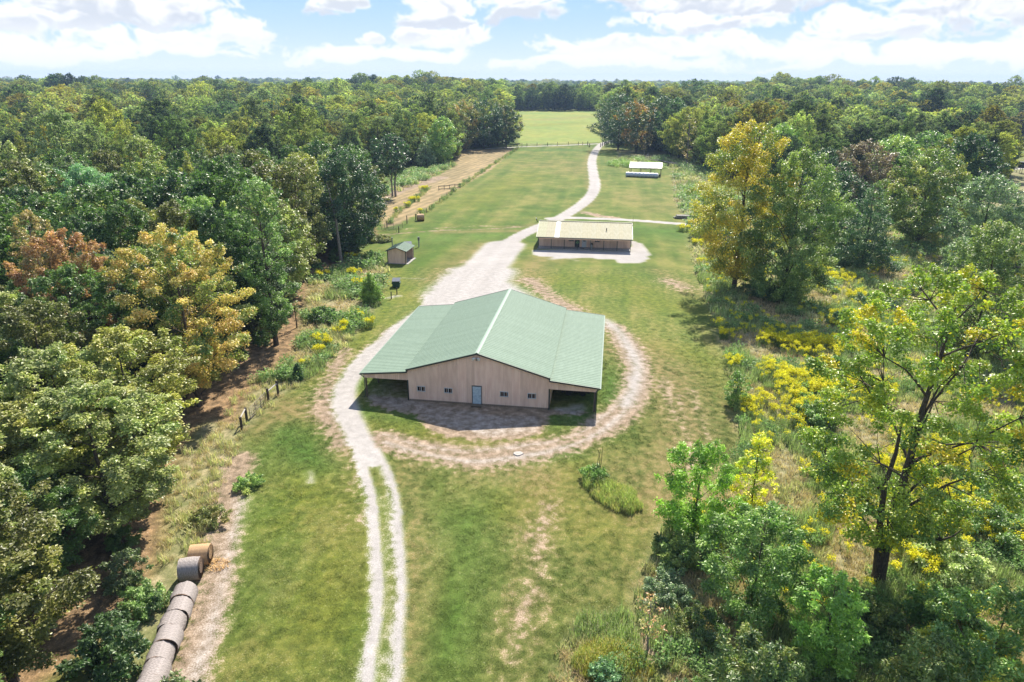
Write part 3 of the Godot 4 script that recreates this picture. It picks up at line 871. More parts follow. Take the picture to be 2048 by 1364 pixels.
# ---------------------------------------------------------------- plants
const PALETTES := {
	"green": [78, 98, 52, 3, 92, 112, 60, 2, 110, 128, 78, 1, 58, 76, 42, 2],
	"lgreen": [98, 118, 60, 3, 116, 132, 70, 2, 82, 104, 56, 2, 128, 134, 66, 1],
	"dgreen": [44, 62, 42, 3, 52, 72, 46, 2, 64, 82, 58, 1, 38, 54, 38, 1],
	"dgreen2": [56, 78, 52, 3, 66, 88, 54, 2, 80, 98, 66, 1],
	"dgreen3": [76, 98, 46, 3, 88, 112, 52, 2, 110, 128, 66, 1, 64, 84, 40, 1],
	"dolive": [52, 66, 42, 3, 84, 72, 46, 1, 60, 76, 48, 2],
	"dorange": [46, 62, 40, 4, 66, 76, 44, 2, 136, 98, 44, 2],
	"bgreen": [84, 110, 78, 3, 96, 122, 88, 2, 72, 96, 66, 2],
	"grey": [92, 106, 80, 3, 80, 94, 70, 2, 106, 116, 88, 1],
	"olive": [98, 98, 56, 3, 82, 88, 50, 2, 116, 106, 66, 1],
	"olivegreen": [84, 98, 50, 3, 98, 108, 56, 2, 70, 84, 46, 2, 122, 118, 58, 1],
	"olivegreen2": [72, 88, 46, 3, 92, 98, 48, 2, 54, 70, 40, 2],
	"tanolive": [112, 104, 56, 2, 88, 92, 52, 2, 140, 108, 62, 1],
	"orange": [150, 124, 70, 3, 138, 120, 60, 3, 152, 136, 80, 2, 104, 108, 52, 2, 74, 90, 44, 3],
	"red": [128, 92, 62, 3, 112, 84, 56, 2, 140, 106, 72, 1, 92, 84, 52, 1],
	"tan": [124, 108, 70, 3, 106, 98, 60, 2, 140, 116, 76, 1],
	"yellow": [150, 130, 48, 4, 130, 120, 48, 3, 106, 108, 50, 2, 86, 96, 48, 3, 146, 128, 52, 1],
	"yellow2": [166, 156, 36, 3, 140, 142, 40, 2, 112, 124, 46, 2],
	"green2": [76, 94, 50, 3, 94, 108, 56, 2, 112, 120, 62, 2, 60, 78, 44, 1],
	"purple": [94, 78, 66, 3, 82, 74, 58, 2, 106, 92, 70, 1],
	"ygreen": [112, 122, 44, 3, 98, 112, 44, 4, 138, 134, 40, 1, 150, 134, 34, 1, 80, 98, 42, 2],
	"ygreen2": [88, 110, 54, 3, 74, 98, 50, 3, 138, 134, 46, 1, 108, 120, 56, 1],
	"bright": [100, 126, 48, 3, 114, 138, 54, 2, 84, 108, 44, 2],
	"bright2": [102, 130, 52, 3, 86, 112, 48, 2, 116, 140, 58, 1],
	"pink": [150, 116, 90, 2, 112, 110, 66, 2, 130, 100, 78, 1, 110, 126, 98, 1],
	"conifer": [50, 72, 48, 3, 62, 84, 54, 2, 84, 100, 68, 1],
	"cedar": [96, 116, 48, 3, 80, 100, 44, 2, 112, 128, 56, 1],
	"weed": [122, 130, 86, 3, 106, 118, 74, 2, 138, 142, 98, 1],
	"any": [186, 186, 182, 3, 204, 200, 186, 2, 158, 162, 154, 3, 222, 220, 200, 1, 170, 182, 160, 1],
}
const FORMS := {
	# crown base, widest part, fill, sprays, leaves, spray size, leaf length, leaf width, flatness
	"round": [0.14, 0.50, 0.62, 150, 34000, 0.20, 0.29, 0.17, 0.75],
	"tall": [0.10, 0.52, 0.60, 150, 34000, 0.25, 0.29, 0.17, 0.85],
	"tallfull": [0.02, 0.46, 0.66, 170, 36000, 0.24, 0.29, 0.17, 0.8],
	"umbrella": [0.34, 0.62, 0.6, 90, 18000, 0.24, 0.32, 0.2, 0.7],
	"cone": [0.05, 0.10, 0.7, 150, 36000, 0.22, 0.28, 0.11, 0.5],
	"spindle": [0.10, 0.30, 0.9, 60, 5600, 0.28, 0.26, 0.15, 0.6],
	"sparse": [0.22, 0.5, 0.8, 60, 6000, 0.24, 0.26, 0.15, 0.7],
	"open": [0.18, 0.55, 0.70, 210, 52000, 0.155, 0.20, 0.14, 0.7],
	"low": [0.04, 0.50, 0.6, 90, 17000, 0.26, 0.24, 0.10, 0.75],
	"thin": [0.30, 0.5, 0.8, 30, 2800, 0.28, 0.20, 0.10, 0.8],
	"bush": [0.0, 0.40, 0.75, 34, 3600, 0.32, 0.20, 0.10, 0.8],
}

func palette_pick(pal: Array, r: RandomNumberGenerator) -> Color:
	var sum := 0.0
	for k in range(3, pal.size(), 4):
		sum += pal[k]
	var at := r.randf() * sum
	for k in range(0, pal.size(), 4):
		at -= pal[k + 3]
		if at <= 0.0:
			return c8(pal[k], pal[k + 1], pal[k + 2]).srgb_to_linear()
	return c8(pal[0], pal[1], pal[2]).srgb_to_linear()

func outline(form: String, t: float, wide: float) -> float:
	if form == "cone":
		return pow(1.0 - t, 0.75) * minf(1.0, 0.35 + t * 8.0)
	var q := t / wide if t < wide else (1.0 - t) / (1.0 - wide)
	return pow(clampf(1.0 - (1.0 - q) * (1.0 - q), 0.0, 1.0), 0.46)

# the wood and the leaves of one tree: [wood mesh, leaf mesh]
func grow(form: String, h: float, r: float, pal: Array, s: int, share := 1.0, leaf_scale := 1.0, forked := false) -> Array:
	var g := rngs(s)
	var f: Array = FORMS[form]
	var base: float = f[0] * h
	var wood := MB.new()
	var lean := Vector3(g.randf_range(-1, 1), 0, g.randf_range(-1, 1)) * h * 0.02
	var r0 := clampf(h * 0.014, 0.02, 0.36) * (1.25 if forked else 1.0)
	var spine := []
	var radii := []
	for k in 7:
		var t := k / 6.0
		spine.append(Vector3(g.randf_range(-1, 1), 0, g.randf_range(-1, 1)) * h * 0.008 * t + lean * t * t + Vector3.UP * (h * 0.9 * t - 0.3 * (1.0 - t)))
		radii.append(r0 * (1.0 - t * 0.86) * (1.35 if k == 0 else 1.0))
	wood.tube(spine, radii, 8)
	var lobe := FastNoiseLite.new()
	lobe.seed = s
	lobe.frequency = 0.55
	var clumps := []
	var limbs := []
	var twigs := []
	var n: int = f[3]
	for k in n:
		var t := pow((k + 0.5) / n, 0.9)
		if form == "cone":
			t = 1.0 - pow(1.0 - (k + 0.5) / n, 0.55)
		var a := k * 2.39996 + g.randf_range(-0.5, 0.5)
		var rr: float = outline(form, t, f[1]) * r * (1.0 + 0.6 * lobe.get_noise_3d(cos(a) * 2.4, t * 5.0, sin(a) * 2.4))
		var fr: float = lerpf(f[2], 1.0, sqrt(g.randf())) if g.randf() < 0.85 else g.randf_range(0.1, 0.6)
		var size: float = f[5] * r * g.randf_range(0.6, 1.35) * (1.0 - 0.35 * t)
		var c := Vector3(cos(a) * rr, 0, sin(a) * rr) * maxf(fr - size / (rr + size) * 0.5, 0.05) + lean * t + Vector3.UP * (base + (h - base - size * 0.6) * t)
		clumps.append([c, size])
		var main_limb := k % (9 if form == "open" else 6) == 0
		if main_limb:
			var from := clampf((c.y - rr * 0.75) / h, 0.06, 0.84)
			var o: Vector3 = spine[int(from / 0.9 * 6.0)].lerp(spine[mini(6, int(from / 0.9 * 6.0) + 1)], fposmod(from / 0.9 * 6.0, 1.0))
			var mid := o.lerp(c, 0.5) + Vector3(g.randf_range(-1, 1), g.randf_range(-0.4, 0.9), g.randf_range(-1, 1)) * rr * 0.14
			var far_in := mid.lerp(c, 0.6) + Vector3(g.randf_range(-1, 1), g.randf_range(-1, 1), g.randf_range(-1, 1)) * rr * 0.06
			var br := r0 * 0.36 * (1.0 - 0.5 * t)
			wood.tube([o, o.lerp(mid, 0.55) + Vector3.UP * 0.08, mid, far_in, c], [br, br * 0.8, br * 0.62, br * 0.4, br * 0.14], 5, false)
			limbs.append([mid, br * 0.5])
			limbs.append([far_in, br * 0.34])
		else:
			twigs.append(c)
	for k in twigs.size():
		if k % 2 and not (form in ["open", "sparse", "thin", "spindle"]):
			continue
		var c: Vector3 = twigs[k]
		var best := 0
		for q in limbs.size():
			if c.distance_squared_to(limbs[q][0]) < c.distance_squared_to(limbs[best][0]):
				best = q
		var o: Vector3 = limbs[best][0]
		if o.distance_to(c) < r * 0.85:
			var mid := o.lerp(c, 0.5) + Vector3(g.randf_range(-1, 1), g.randf_range(-0.3, 1.0), g.randf_range(-1, 1)) * o.distance_to(c) * 0.14
			var br: float = minf(limbs[best][1], r0 * 0.12)
			wood.tube([o, mid, c], [br, br * 0.6, br * 0.2], 4, false)
	var vivid: bool = pal[0] > pal[2] * 2.3 or pal == PALETTES["bright"]
	var gain := 1.0 if pal == PALETTES["any"] else 2.45
	var total := 0.0
	for q in clumps:
		total += q[1] * q[1]
	var v := PackedVector3Array()
	var col := PackedColorArray()
	var idx := PackedInt32Array()
	var want: float = f[4] * share
	var ll: float = f[6] * leaf_scale
	var lw: float = f[7] * leaf_scale
	var flat: float = f[8]
	for q in clumps:
		var c: Vector3 = q[0]
		var size: float = q[1]
		var main := palette_pick(pal, g)
		var tone := g.randf_range(0.82, 1.14)
		var out := Vector3(c.x, (c.y - (base + h) * 0.5) * r / maxf(h - base, 0.1) * 1.6, c.z).normalized()
		# each spray of leaves reaches outwards and up from its twig
		var axis := (out * 0.75 + Vector3.UP * 0.3 + Vector3(g.randf_range(-1, 1), g.randf_range(-0.8, 0.8), g.randf_range(-1, 1)) * 0.6).normalized()
		var reach := size * g.randf_range(0.9, 1.9)
		for e in int(want * size * size / total):
			var d := Vector3(g.randfn(), g.randfn(), g.randfn()).normalized()
			if d.y < -0.25 and g.randf() < 0.5:
				d.y = -d.y
			var along := g.randf()
			var p := c + axis * (along - 0.45) * reach + d * Vector3(size, size * flat, size) * (0.95 - 0.55 * along) * sqrt(g.randf())
			if p.y < 0.05:
				continue
			var nn := (d * 0.5 + Vector3.UP * 0.5 + Vector3(g.randf_range(-1, 1), g.randf_range(-1, 1), g.randf_range(-1, 1)) * 0.8).normalized()
			var ax := nn.cross(Vector3(g.randf_range(-1, 1), g.randf_range(-1, 1), g.randf_range(-1, 1))).normalized()
			ax = (ax + Vector3.DOWN * 0.25 + d * 0.3).normalized()
			var side := nn.cross(ax).normalized()
			var sc := g.randf_range(0.7, 1.25)
			var k := v.size()
			var la := ax * ll * sc
			var ls := side * lw * 0.5 * sc
			v.append(p)
			v.append(p + la * 0.45 + ls + nn * lw * 0.12)
			v.append(p + la)
			v.append(p + la * 0.45 - ls + nn * lw * 0.12)
			var cc := (main if g.randf() < 0.8 else palette_pick(pal, g)) * (tone * gain * g.randf_range(0.8, 1.2))
			cc.b *= 0.88
			var grey := cc.r * 0.3 + cc.g * 0.6 + cc.b * 0.1
			cc = cc.lerp(Color(grey, grey, grey), 0.0 if vivid else 0.05)
			cc.a = 1.0
			col.append(cc)
			col.append(cc)
			col.append(cc)
			col.append(cc)
			idx.append_array(PackedInt32Array([k, k + 2, k + 1, k, k + 3, k + 2]))
	var leaves := MB.new()
	leaves.v = v
	leaves.c = col
	leaves.i = idx
	leaf_count += idx.size() / 6
	return [wood.mesh(), leaves.mesh()]

func bark(pale := false) -> StandardMaterial3D:
	return grain("pale bark", c8(96, 88, 80), c8(150, 142, 134), Vector3(1.5, 0.5, 1.5), 0.9, 31, 2.0) if pale else grain("bark", c8(46, 38, 32), c8(92, 80, 68), Vector3(1.5, 0.5, 1.5), 0.9, 32, 2.0)

func tree(called: String, label: String, cat: String, at: Vector3, meshes: Array, lm: Material, turn := 0.0, size := Vector3.ONE, group := "", pale := false) -> Node3D:
	var t := thing(called, label, cat, at, turn, group)
	put("trunk", meshes[0], bark(pale), t).scale = size
	put("crown", meshes[1], lm, t).scale = size
	return t

func hero_trees() -> void:
	var k := 0
	for e in TREES:
		k += 1
		var at := on(e[2], e[3])
		var d := at.length()
		var h: float = e[4]
		var r: float = e[5] * (1.22 if e[6] in ["tall", "tallfull", "round"] and not e[7] in ["red", "tan", "orange"] else 1.0)
		var form: String = e[6]
		var pal: Array = PALETTES[e[7]]
		var far := clampf(d / 110.0, 0.8, 2.2)
		var share: float = clampf((r * r * h) / (36.0 * 18.0), 0.25, 1.7) / (far * far) * (1.0 if form != "open" else 1.0)
		if form == "open":
			share = 1.1
			far = 1.0
		elif form in ["low", "thin", "bush"]:
			share = clampf(r * r / 9.0, 0.12, 1.3)
			far = 1.0
		var called: String = e[0]
		var cat := "shrub" if called == "sumac_tree" else "sapling" if called == "sapling" else "tree"
		var meshes := grow(form, h, r, pal, 100 + k, share, far, form == "open")
		if called == "cottonwood_tree" and form == "open":
			# a second stem forks off low down
			var w2 := MB.new()
			w2.tube([Vector3(-0.1, -0.3, 0.1), Vector3(-0.45, 2.2, 0.15), Vector3(-0.95, 5.2, 0.3), Vector3(-1.3, 8.2, 0.5), Vector3(-1.2, 10.6, 0.7), Vector3(-1.6, 14.0, 1.2)], [0.3, 0.25, 0.21, 0.17, 0.12, 0.05], 8)
			w2.tube([Vector3(-1.15, 7.4, 0.45), Vector3(-2.1, 8.6, 0.3), Vector3(-3.6, 9.4, 0.6), Vector3(-5.2, 10.6, 0.9)], [0.13, 0.1, 0.07, 0.03], 6)
			var t := tree(called, e[1], cat, at, meshes, leaf_mat("leaves"), 0.0, Vector3.ONE)
			put("second_trunk", w2.mesh(), bark(), t)
		elif form == "umbrella":
			var w3 := MB.new()
			w3.tube([Vector3(1.0, -0.2, 0.3), Vector3(0.9, 3.0, 0.2), Vector3(1.3, 6.5, 0.3), Vector3(2.2, 10.5, 0.6)], [0.36, 0.28, 0.22, 0.1], 8)
			var t := tree(called, e[1], cat, at, meshes, leaf_mat("leaves"), 0.0, Vector3.ONE, "", true)
			put("second_trunk", w3.mesh(), bark(true), t)
		else:
			tree(called, e[1], cat, at, meshes, leaf_mat("leaves"), 0.0, Vector3.ONE, "", e[7] in ["tan", "pink"])
		taken.append([Vector2(at.x, at.z), r])
	# the dead grey trunk in front of the tall dark tree
	var dead := thing("dead_tree", "bare grey dead trunk standing at the edge of the weeds before the tall dark tree", "dead tree", on(-32.4, -127.0))
	var b := MB.new()
	b.tube([Vector3(0, -0.2, 0), Vector3(-0.2, 4, 0), Vector3(-0.3, 8, 0.1), Vector3(-0.9, 12, 0.1), Vector3(-1.4, 15.5, 0.2)], [0.36, 0.27, 0.2, 0.12, 0.03], 8)
	put("trunk", b.mesh(), bark(true), dead)
	var br := MB.new()
	for q in [[6.5, 1.4, 1.5], [8.2, -1.9, 1.4], [9.5, 1.6, 2.0], [10.8, -1.2, 1.8], [11.6, 1.3, 1.6]]:
		var x := -0.3 - maxf(q[0] - 8.0, 0.0) * 0.15
		br.tube([Vector3(x, q[0], 0.1), Vector3(x + q[1] * 0.5, q[0] + q[2] * 0.3, 0.2), Vector3(x + q[1], q[0] + q[2], 0.1)], [0.07, 0.05, 0.015], 5)
	put("branch", br.mesh(), bark(true), dead)

func forest() -> void:
	var clear := []
	for q in CLEARINGS:
		clear.append(points(q))
	var g := rngs(77)
	var tints := {
		"dark green": c8(142, 162, 112), "dark blue-green": c8(122, 144, 118), "mid green": c8(194, 208, 134), "light green": c8(226, 234, 156), "yellow-green": c8(234, 230, 134),
		"olive": c8(212, 208, 136), "grey-green": c8(208, 220, 172), "brownish": c8(202, 184, 132), "golden": c8(224, 202, 112),
	}
	var pick_near := ["mid green", "mid green", "mid green", "dark green", "light green", "light green", "light green", "yellow-green", "olive", "grey-green", "dark blue-green", "mid green", "mid green", "dark green", "mid green", "olive"]
	var pick_far := ["dark green", "dark green", "dark blue-green", "dark blue-green", "mid green", "mid green", "light green", "yellow-green", "olive", "light green", "grey-green", "olive", "golden", "mid green", "dark blue-green", "light green", "yellow-green"]
	var any: Array = PALETTES["any"]
	var near_forms := ["round", "tall", "round", "tallfull"]
	var near := []
	for k in 4:
		near.append(grow(near_forms[k], 17.0, [4.9, 4.0, 5.4, 4.2][k], any, 500 + k, 1.35, 0.82))
	var mid := []
	for k in 5:
		mid.append(grow(["round", "tall", "round", "tall", "cone"][k], 18.0, [5.6, 4.4, 6.4, 5.0, 4.4][k], any, 540 + k, 0.42, 1.5))
	var far := []
	for k in 4:
		far.append(grow(["round", "tall", "round", "tall"][k], 19.0, [6.2, 4.8, 7.0, 5.4][k], any, 570 + k, 0.085, 3.1))
	# no trunk crowds the bale row
	for e in [[-22.0, -30.0], [-22.5, -35.0], [-23.5, -40.0]]:
		taken.append([Vector2(e[0], e[1]), 8.0])
	# where each tree of the woods stands
	var spots := []
	var bands := [[18.0, 150.0, 5.6], [150.0, 400.0, 8.2], [400.0, 900.0, 11.5], [900.0, 2300.0, 15.0], [2300.0, 3900.0, 24.0]]
	for band in bands:
		var step: float = band[2]
		var lo: float = band[0]
		var hi: float = band[1]
		for iy in int(hi / step) + 1:
			var d := iy * step
			if d < lo - step or d > hi:
				continue
			var half := d * 0.86 + 36.0
			for ix in range(-int(half / step), int(half / step) + 1):
				var p := Vector2(ix * step + g.randf_range(-0.42, 0.42) * step + (step * 0.5 if iy % 2 else 0.0), -(d + g.randf_range(-0.42, 0.42) * step))
				var q := g.randf()
				var len: float = p.length()
				if len < lo or len >= hi or (band[2] > 5.7 and len < lo):
					continue
				if inside_any(clear, p):
					continue
				var ok := true
				if len < 400.0:
					for e in taken:
						if p.distance_to(e[0]) < e[1] * 0.62 + 1.5:
							ok = false
							break
				if ok:
					spots.append([p, len, q])
	# the meadow's own scattered trees stay those built by hand; of the woods the closest in view are things
	var cam_half := 0.80
	var singles := []
	var rest := []
	for e in spots:
		var p: Vector2 = e[0]
		var seen := absf(p.x) < -p.y * cam_half + 10.0
		if seen and singles.size() < 236 and e[1] < 190.0:
			singles.append(e)
		else:
			rest.append(e)
	singles.sort_custom(func(a, b): return a[1] < b[1])
	var counts := {}
	var shapes := ["round-topped", "upright", "broad", "full-skirted"]
	var shapes_mid := ["rounded", "upright", "wide", "slim", "pointed"]
	for e in singles:
		var p: Vector2 = e[0]
		var col: String = pick_near[int(e[2] * 0.999 * pick_near.size())]
		if e[1] < 64.0 and col.begins_with("dark"):
			col = "light green"
		var kind := g.randi() % (4 if e[1] < 105.0 else 5)
		if e[1] < 78.0 and e[0].x < 0.0:
			kind = 0 if kind < 2 else 2
		var shape: String = shapes[kind] if e[1] < 105.0 else shapes_mid[kind]
		var zone := ""
		var mark := Vector2()
		var from := ""
		if p.x < 0.0:
			if p.y > -62.0:
				zone = "in woods beside the round bales"
				mark = Vector2(-21, -33)
				from = "the bale row"
			elif p.y > -105.0:
				zone = "in woods around the orange maple"
				mark = Vector2(-33, -66)
				from = "that maple"
			else:
				zone = "in woods behind the ivy-clad tree"
				mark = Vector2(-31, -84)
				from = "the ivy"
		elif p.y > -135.0:
			zone = "beyond the goldenrod meadow"
			mark = Vector2(25, -39)
			from = "the big forked cottonwood"
		else:
			zone = "in woods behind the pyramid tree"
			mark = Vector2(65, -125)
			from = "that pyramid"
		var key := col + shape + zone
		if not counts.has(key):
			counts[key] = []
		counts[key].append([p.distance_to(mark), p, col, shape, zone, from, kind, e[1]])
	for key in counts:
		var list: Array = counts[key]
		list.sort_custom(func(a, b): return a[0] < b[0])
		for k in list.size():
			var e: Array = list[k]
			var label: String = "%s %s tree %s, %s from %s" % [e[2], e[3], e[4], said(k), e[5]] if list.size() > 1 else "%s %s tree %s, the only such one" % [e[2], e[3], e[4]]
			var p: Vector2 = e[1]
			var meshes: Array = near[e[6]] if e[7] < 105.0 else mid[e[6]]
			var sc := g.randf_range(0.78, 1.12)
			var low: float = lerpf(0.74, 1.0, smoothstep(50.0, 95.0, e[7]))
			tree("woodland_tree", label, "tree", on(p.x, p.y), meshes, leaf_mat("leaves " + e[2], tints[e[2]]), g.randf() * TAU, Vector3(sc * g.randf_range(0.9, 1.15), sc * low * g.randf_range(0.9, 1.06), sc * g.randf_range(0.9, 1.15)), "trees of the surrounding woods")
	# everything farther off reads as one mass of woods
	var white := leaf_mat("leaves of the far woods", Color.WHITE, 1.0, 0.8)
	var sets := [[], []]
	for k in 9:
		sets[0].append([])
	for e in rest:
		var p: Vector2 = e[0]
		var which: int
		if e[1] < 330.0:
			which = g.randi() % 5
		else:
			which = 5 + g.randi() % 4
		var sc := (g.randf_range(0.70, 1.12) if g.randf() < 0.9 else g.randf_range(1.1, 1.35))
		var wide := lerpf(1.0, 1.32, smoothstep(170.0, 420.0, e[1]))
		sc *= 1.0 + 0.5 * smoothstep(2200.0, 2400.0, e[1])
		var col: Color = tints[pick_far[int(e[2] * 0.999 * pick_far.size())]].srgb_to_linear() * (g.randf_range(0.5, 0.85) if g.randf() < 0.4 else g.randf_range(0.75, 1.3))
		sets[0][which].append([Transform3D(Basis(Vector3.UP, g.randf() * TAU).scaled(Vector3(sc * wide * g.randf_range(0.85, 1.25), sc * g.randf_range(0.85, 1.15), sc * wide * g.randf_range(0.85, 1.25))), on(p.x, p.y)), col])
	for which in 9:
		var list: Array = sets[0][which]
		if list.is_empty():
			continue
		var meshes: Array = mid[which] if which < 5 else far[which - 5]
		crowd("far_woods_foliage", meshes[1], white, list, "mixed green and olive woods covering the country behind")
		crowd("far_woods_stems", meshes[0], bark(), list, "trunks and limbs of the woods behind")

func crowd(called: String, mesh: Mesh, m: Material, list: Array, label: String, tinted := true) -> void:
	var mm := MultiMesh.new()
	mm.transform_format = MultiMesh.TRANSFORM_3D
	mm.use_colors = tinted
	mm.mesh = mesh
	mm.instance_count = list.size()
	for k in list.size():
		mm.set_instance_transform(k, list[k][0])
		if tinted:
			mm.set_instance_color(k, list[k][1])
	var o := MultiMeshInstance3D.new()
	o.multimesh = mm
	o.material_override = m
	o.name = numbered(called)
	add_child(o)
	o.set_meta("kind", "stuff")
	o.set_meta("label", label)


# ---------------------------------------------------------------- weeds, goldenrod, grass
func blades(s: int, n: int, h: float, spread: float, wide: float, cols: Array, bend := 0.35) -> MB:
	var g := rngs(s)
	var b := MB.new()
	for k in n:
		var a := g.randf() * TAU
		var o := Vector3(cos(a), 0, sin(a)) * spread * sqrt(g.randf())
		var dir := Vector3(g.randf_range(-1, 1), 0, g.randf_range(-1, 1)).normalized()
		var hh := h * g.randf_range(0.55, 1.1)
		var side := dir.cross(Vector3.UP) * wide * 0.5
		var tip := o + Vector3.UP * hh + dir * hh * bend * g.randf_range(0.4, 1.3)
		var mid := o + Vector3.UP * hh * 0.55 + dir * hh * bend * 0.25
		var q := b.v.size()
		b.v.append_array(PackedVector3Array([o - side, o + side, mid - side * 0.8, mid + side * 0.8, tip]))
		var c := palette_pick(cols, g) * (1.5 if cols[0] < 180 else 1.0) * g.randf_range(0.75, 1.2)
		c.a = 1.0
		for e in 5:
			b.c.append(c)
		b.i.append_array(PackedInt32Array([q, q + 1, q + 2, q + 1, q + 3, q + 2, q + 2, q + 3, q + 4]))
	return b

func add_leaves(b: MB, g: RandomNumberGenerator, n: int, lo: Vector3, hi: Vector3, l: float, w: float, cols: Array) -> void:
	for k in n:
		var p := Vector3(g.randf_range(lo.x, hi.x), g.randf_range(lo.y, hi.y), g.randf_range(lo.z, hi.z))
		var nn := (Vector3.UP * 0.7 + Vector3(g.randf_range(-1, 1), g.randf_range(-1, 1), g.randf_range(-1, 1))).normalized()
		var ax := nn.cross(Vector3(g.randf_range(-1, 1), g.randf_range(-1, 1), g.randf_range(-1, 1))).normalized()
		var side := nn.cross(ax)
		var q := b.v.size()
		b.v.append_array(PackedVector3Array([p, p + ax * l * 0.45 + side * w * 0.5, p + ax * l, p + ax * l * 0.45 - side * w * 0.5]))
		var c := palette_pick(cols, g) * (1.5 if cols[0] < 180 else 1.25) * g.randf_range(0.8, 1.2)
		c.a = 1.0
		for e in 4:
			b.c.append(c)
		b.i.append_array(PackedInt32Array([q, q + 2, q + 1, q, q + 3, q + 2]))

func goldenrod(s: int) -> MB:
	var g := rngs(s)
	var b := blades(s, 10, 0.9, 0.28, 0.03, [112, 126, 74, 2, 96, 112, 64, 1], 0.2)
	add_leaves(b, g, 46, Vector3(-0.32, 0.25, -0.32), Vector3(0.32, 0.95, 0.32), 0.16, 0.05, [88, 106, 58, 2, 104, 116, 68, 1])
	for k in 9:
		var a := g.randf() * TAU
		var o := Vector3(cos(a), 0, sin(a)) * 0.34 * sqrt(g.randf()) + Vector3.UP * g.randf_range(0.85, 1.2)
		add_leaves(b, g, 13, o - Vector3(0.11, 0.10, 0.11), o + Vector3(0.11, 0.12, 0.11), 0.10, 0.07, [210, 194, 30, 3, 220, 206, 48, 2, 184, 174, 44, 2])
	return b

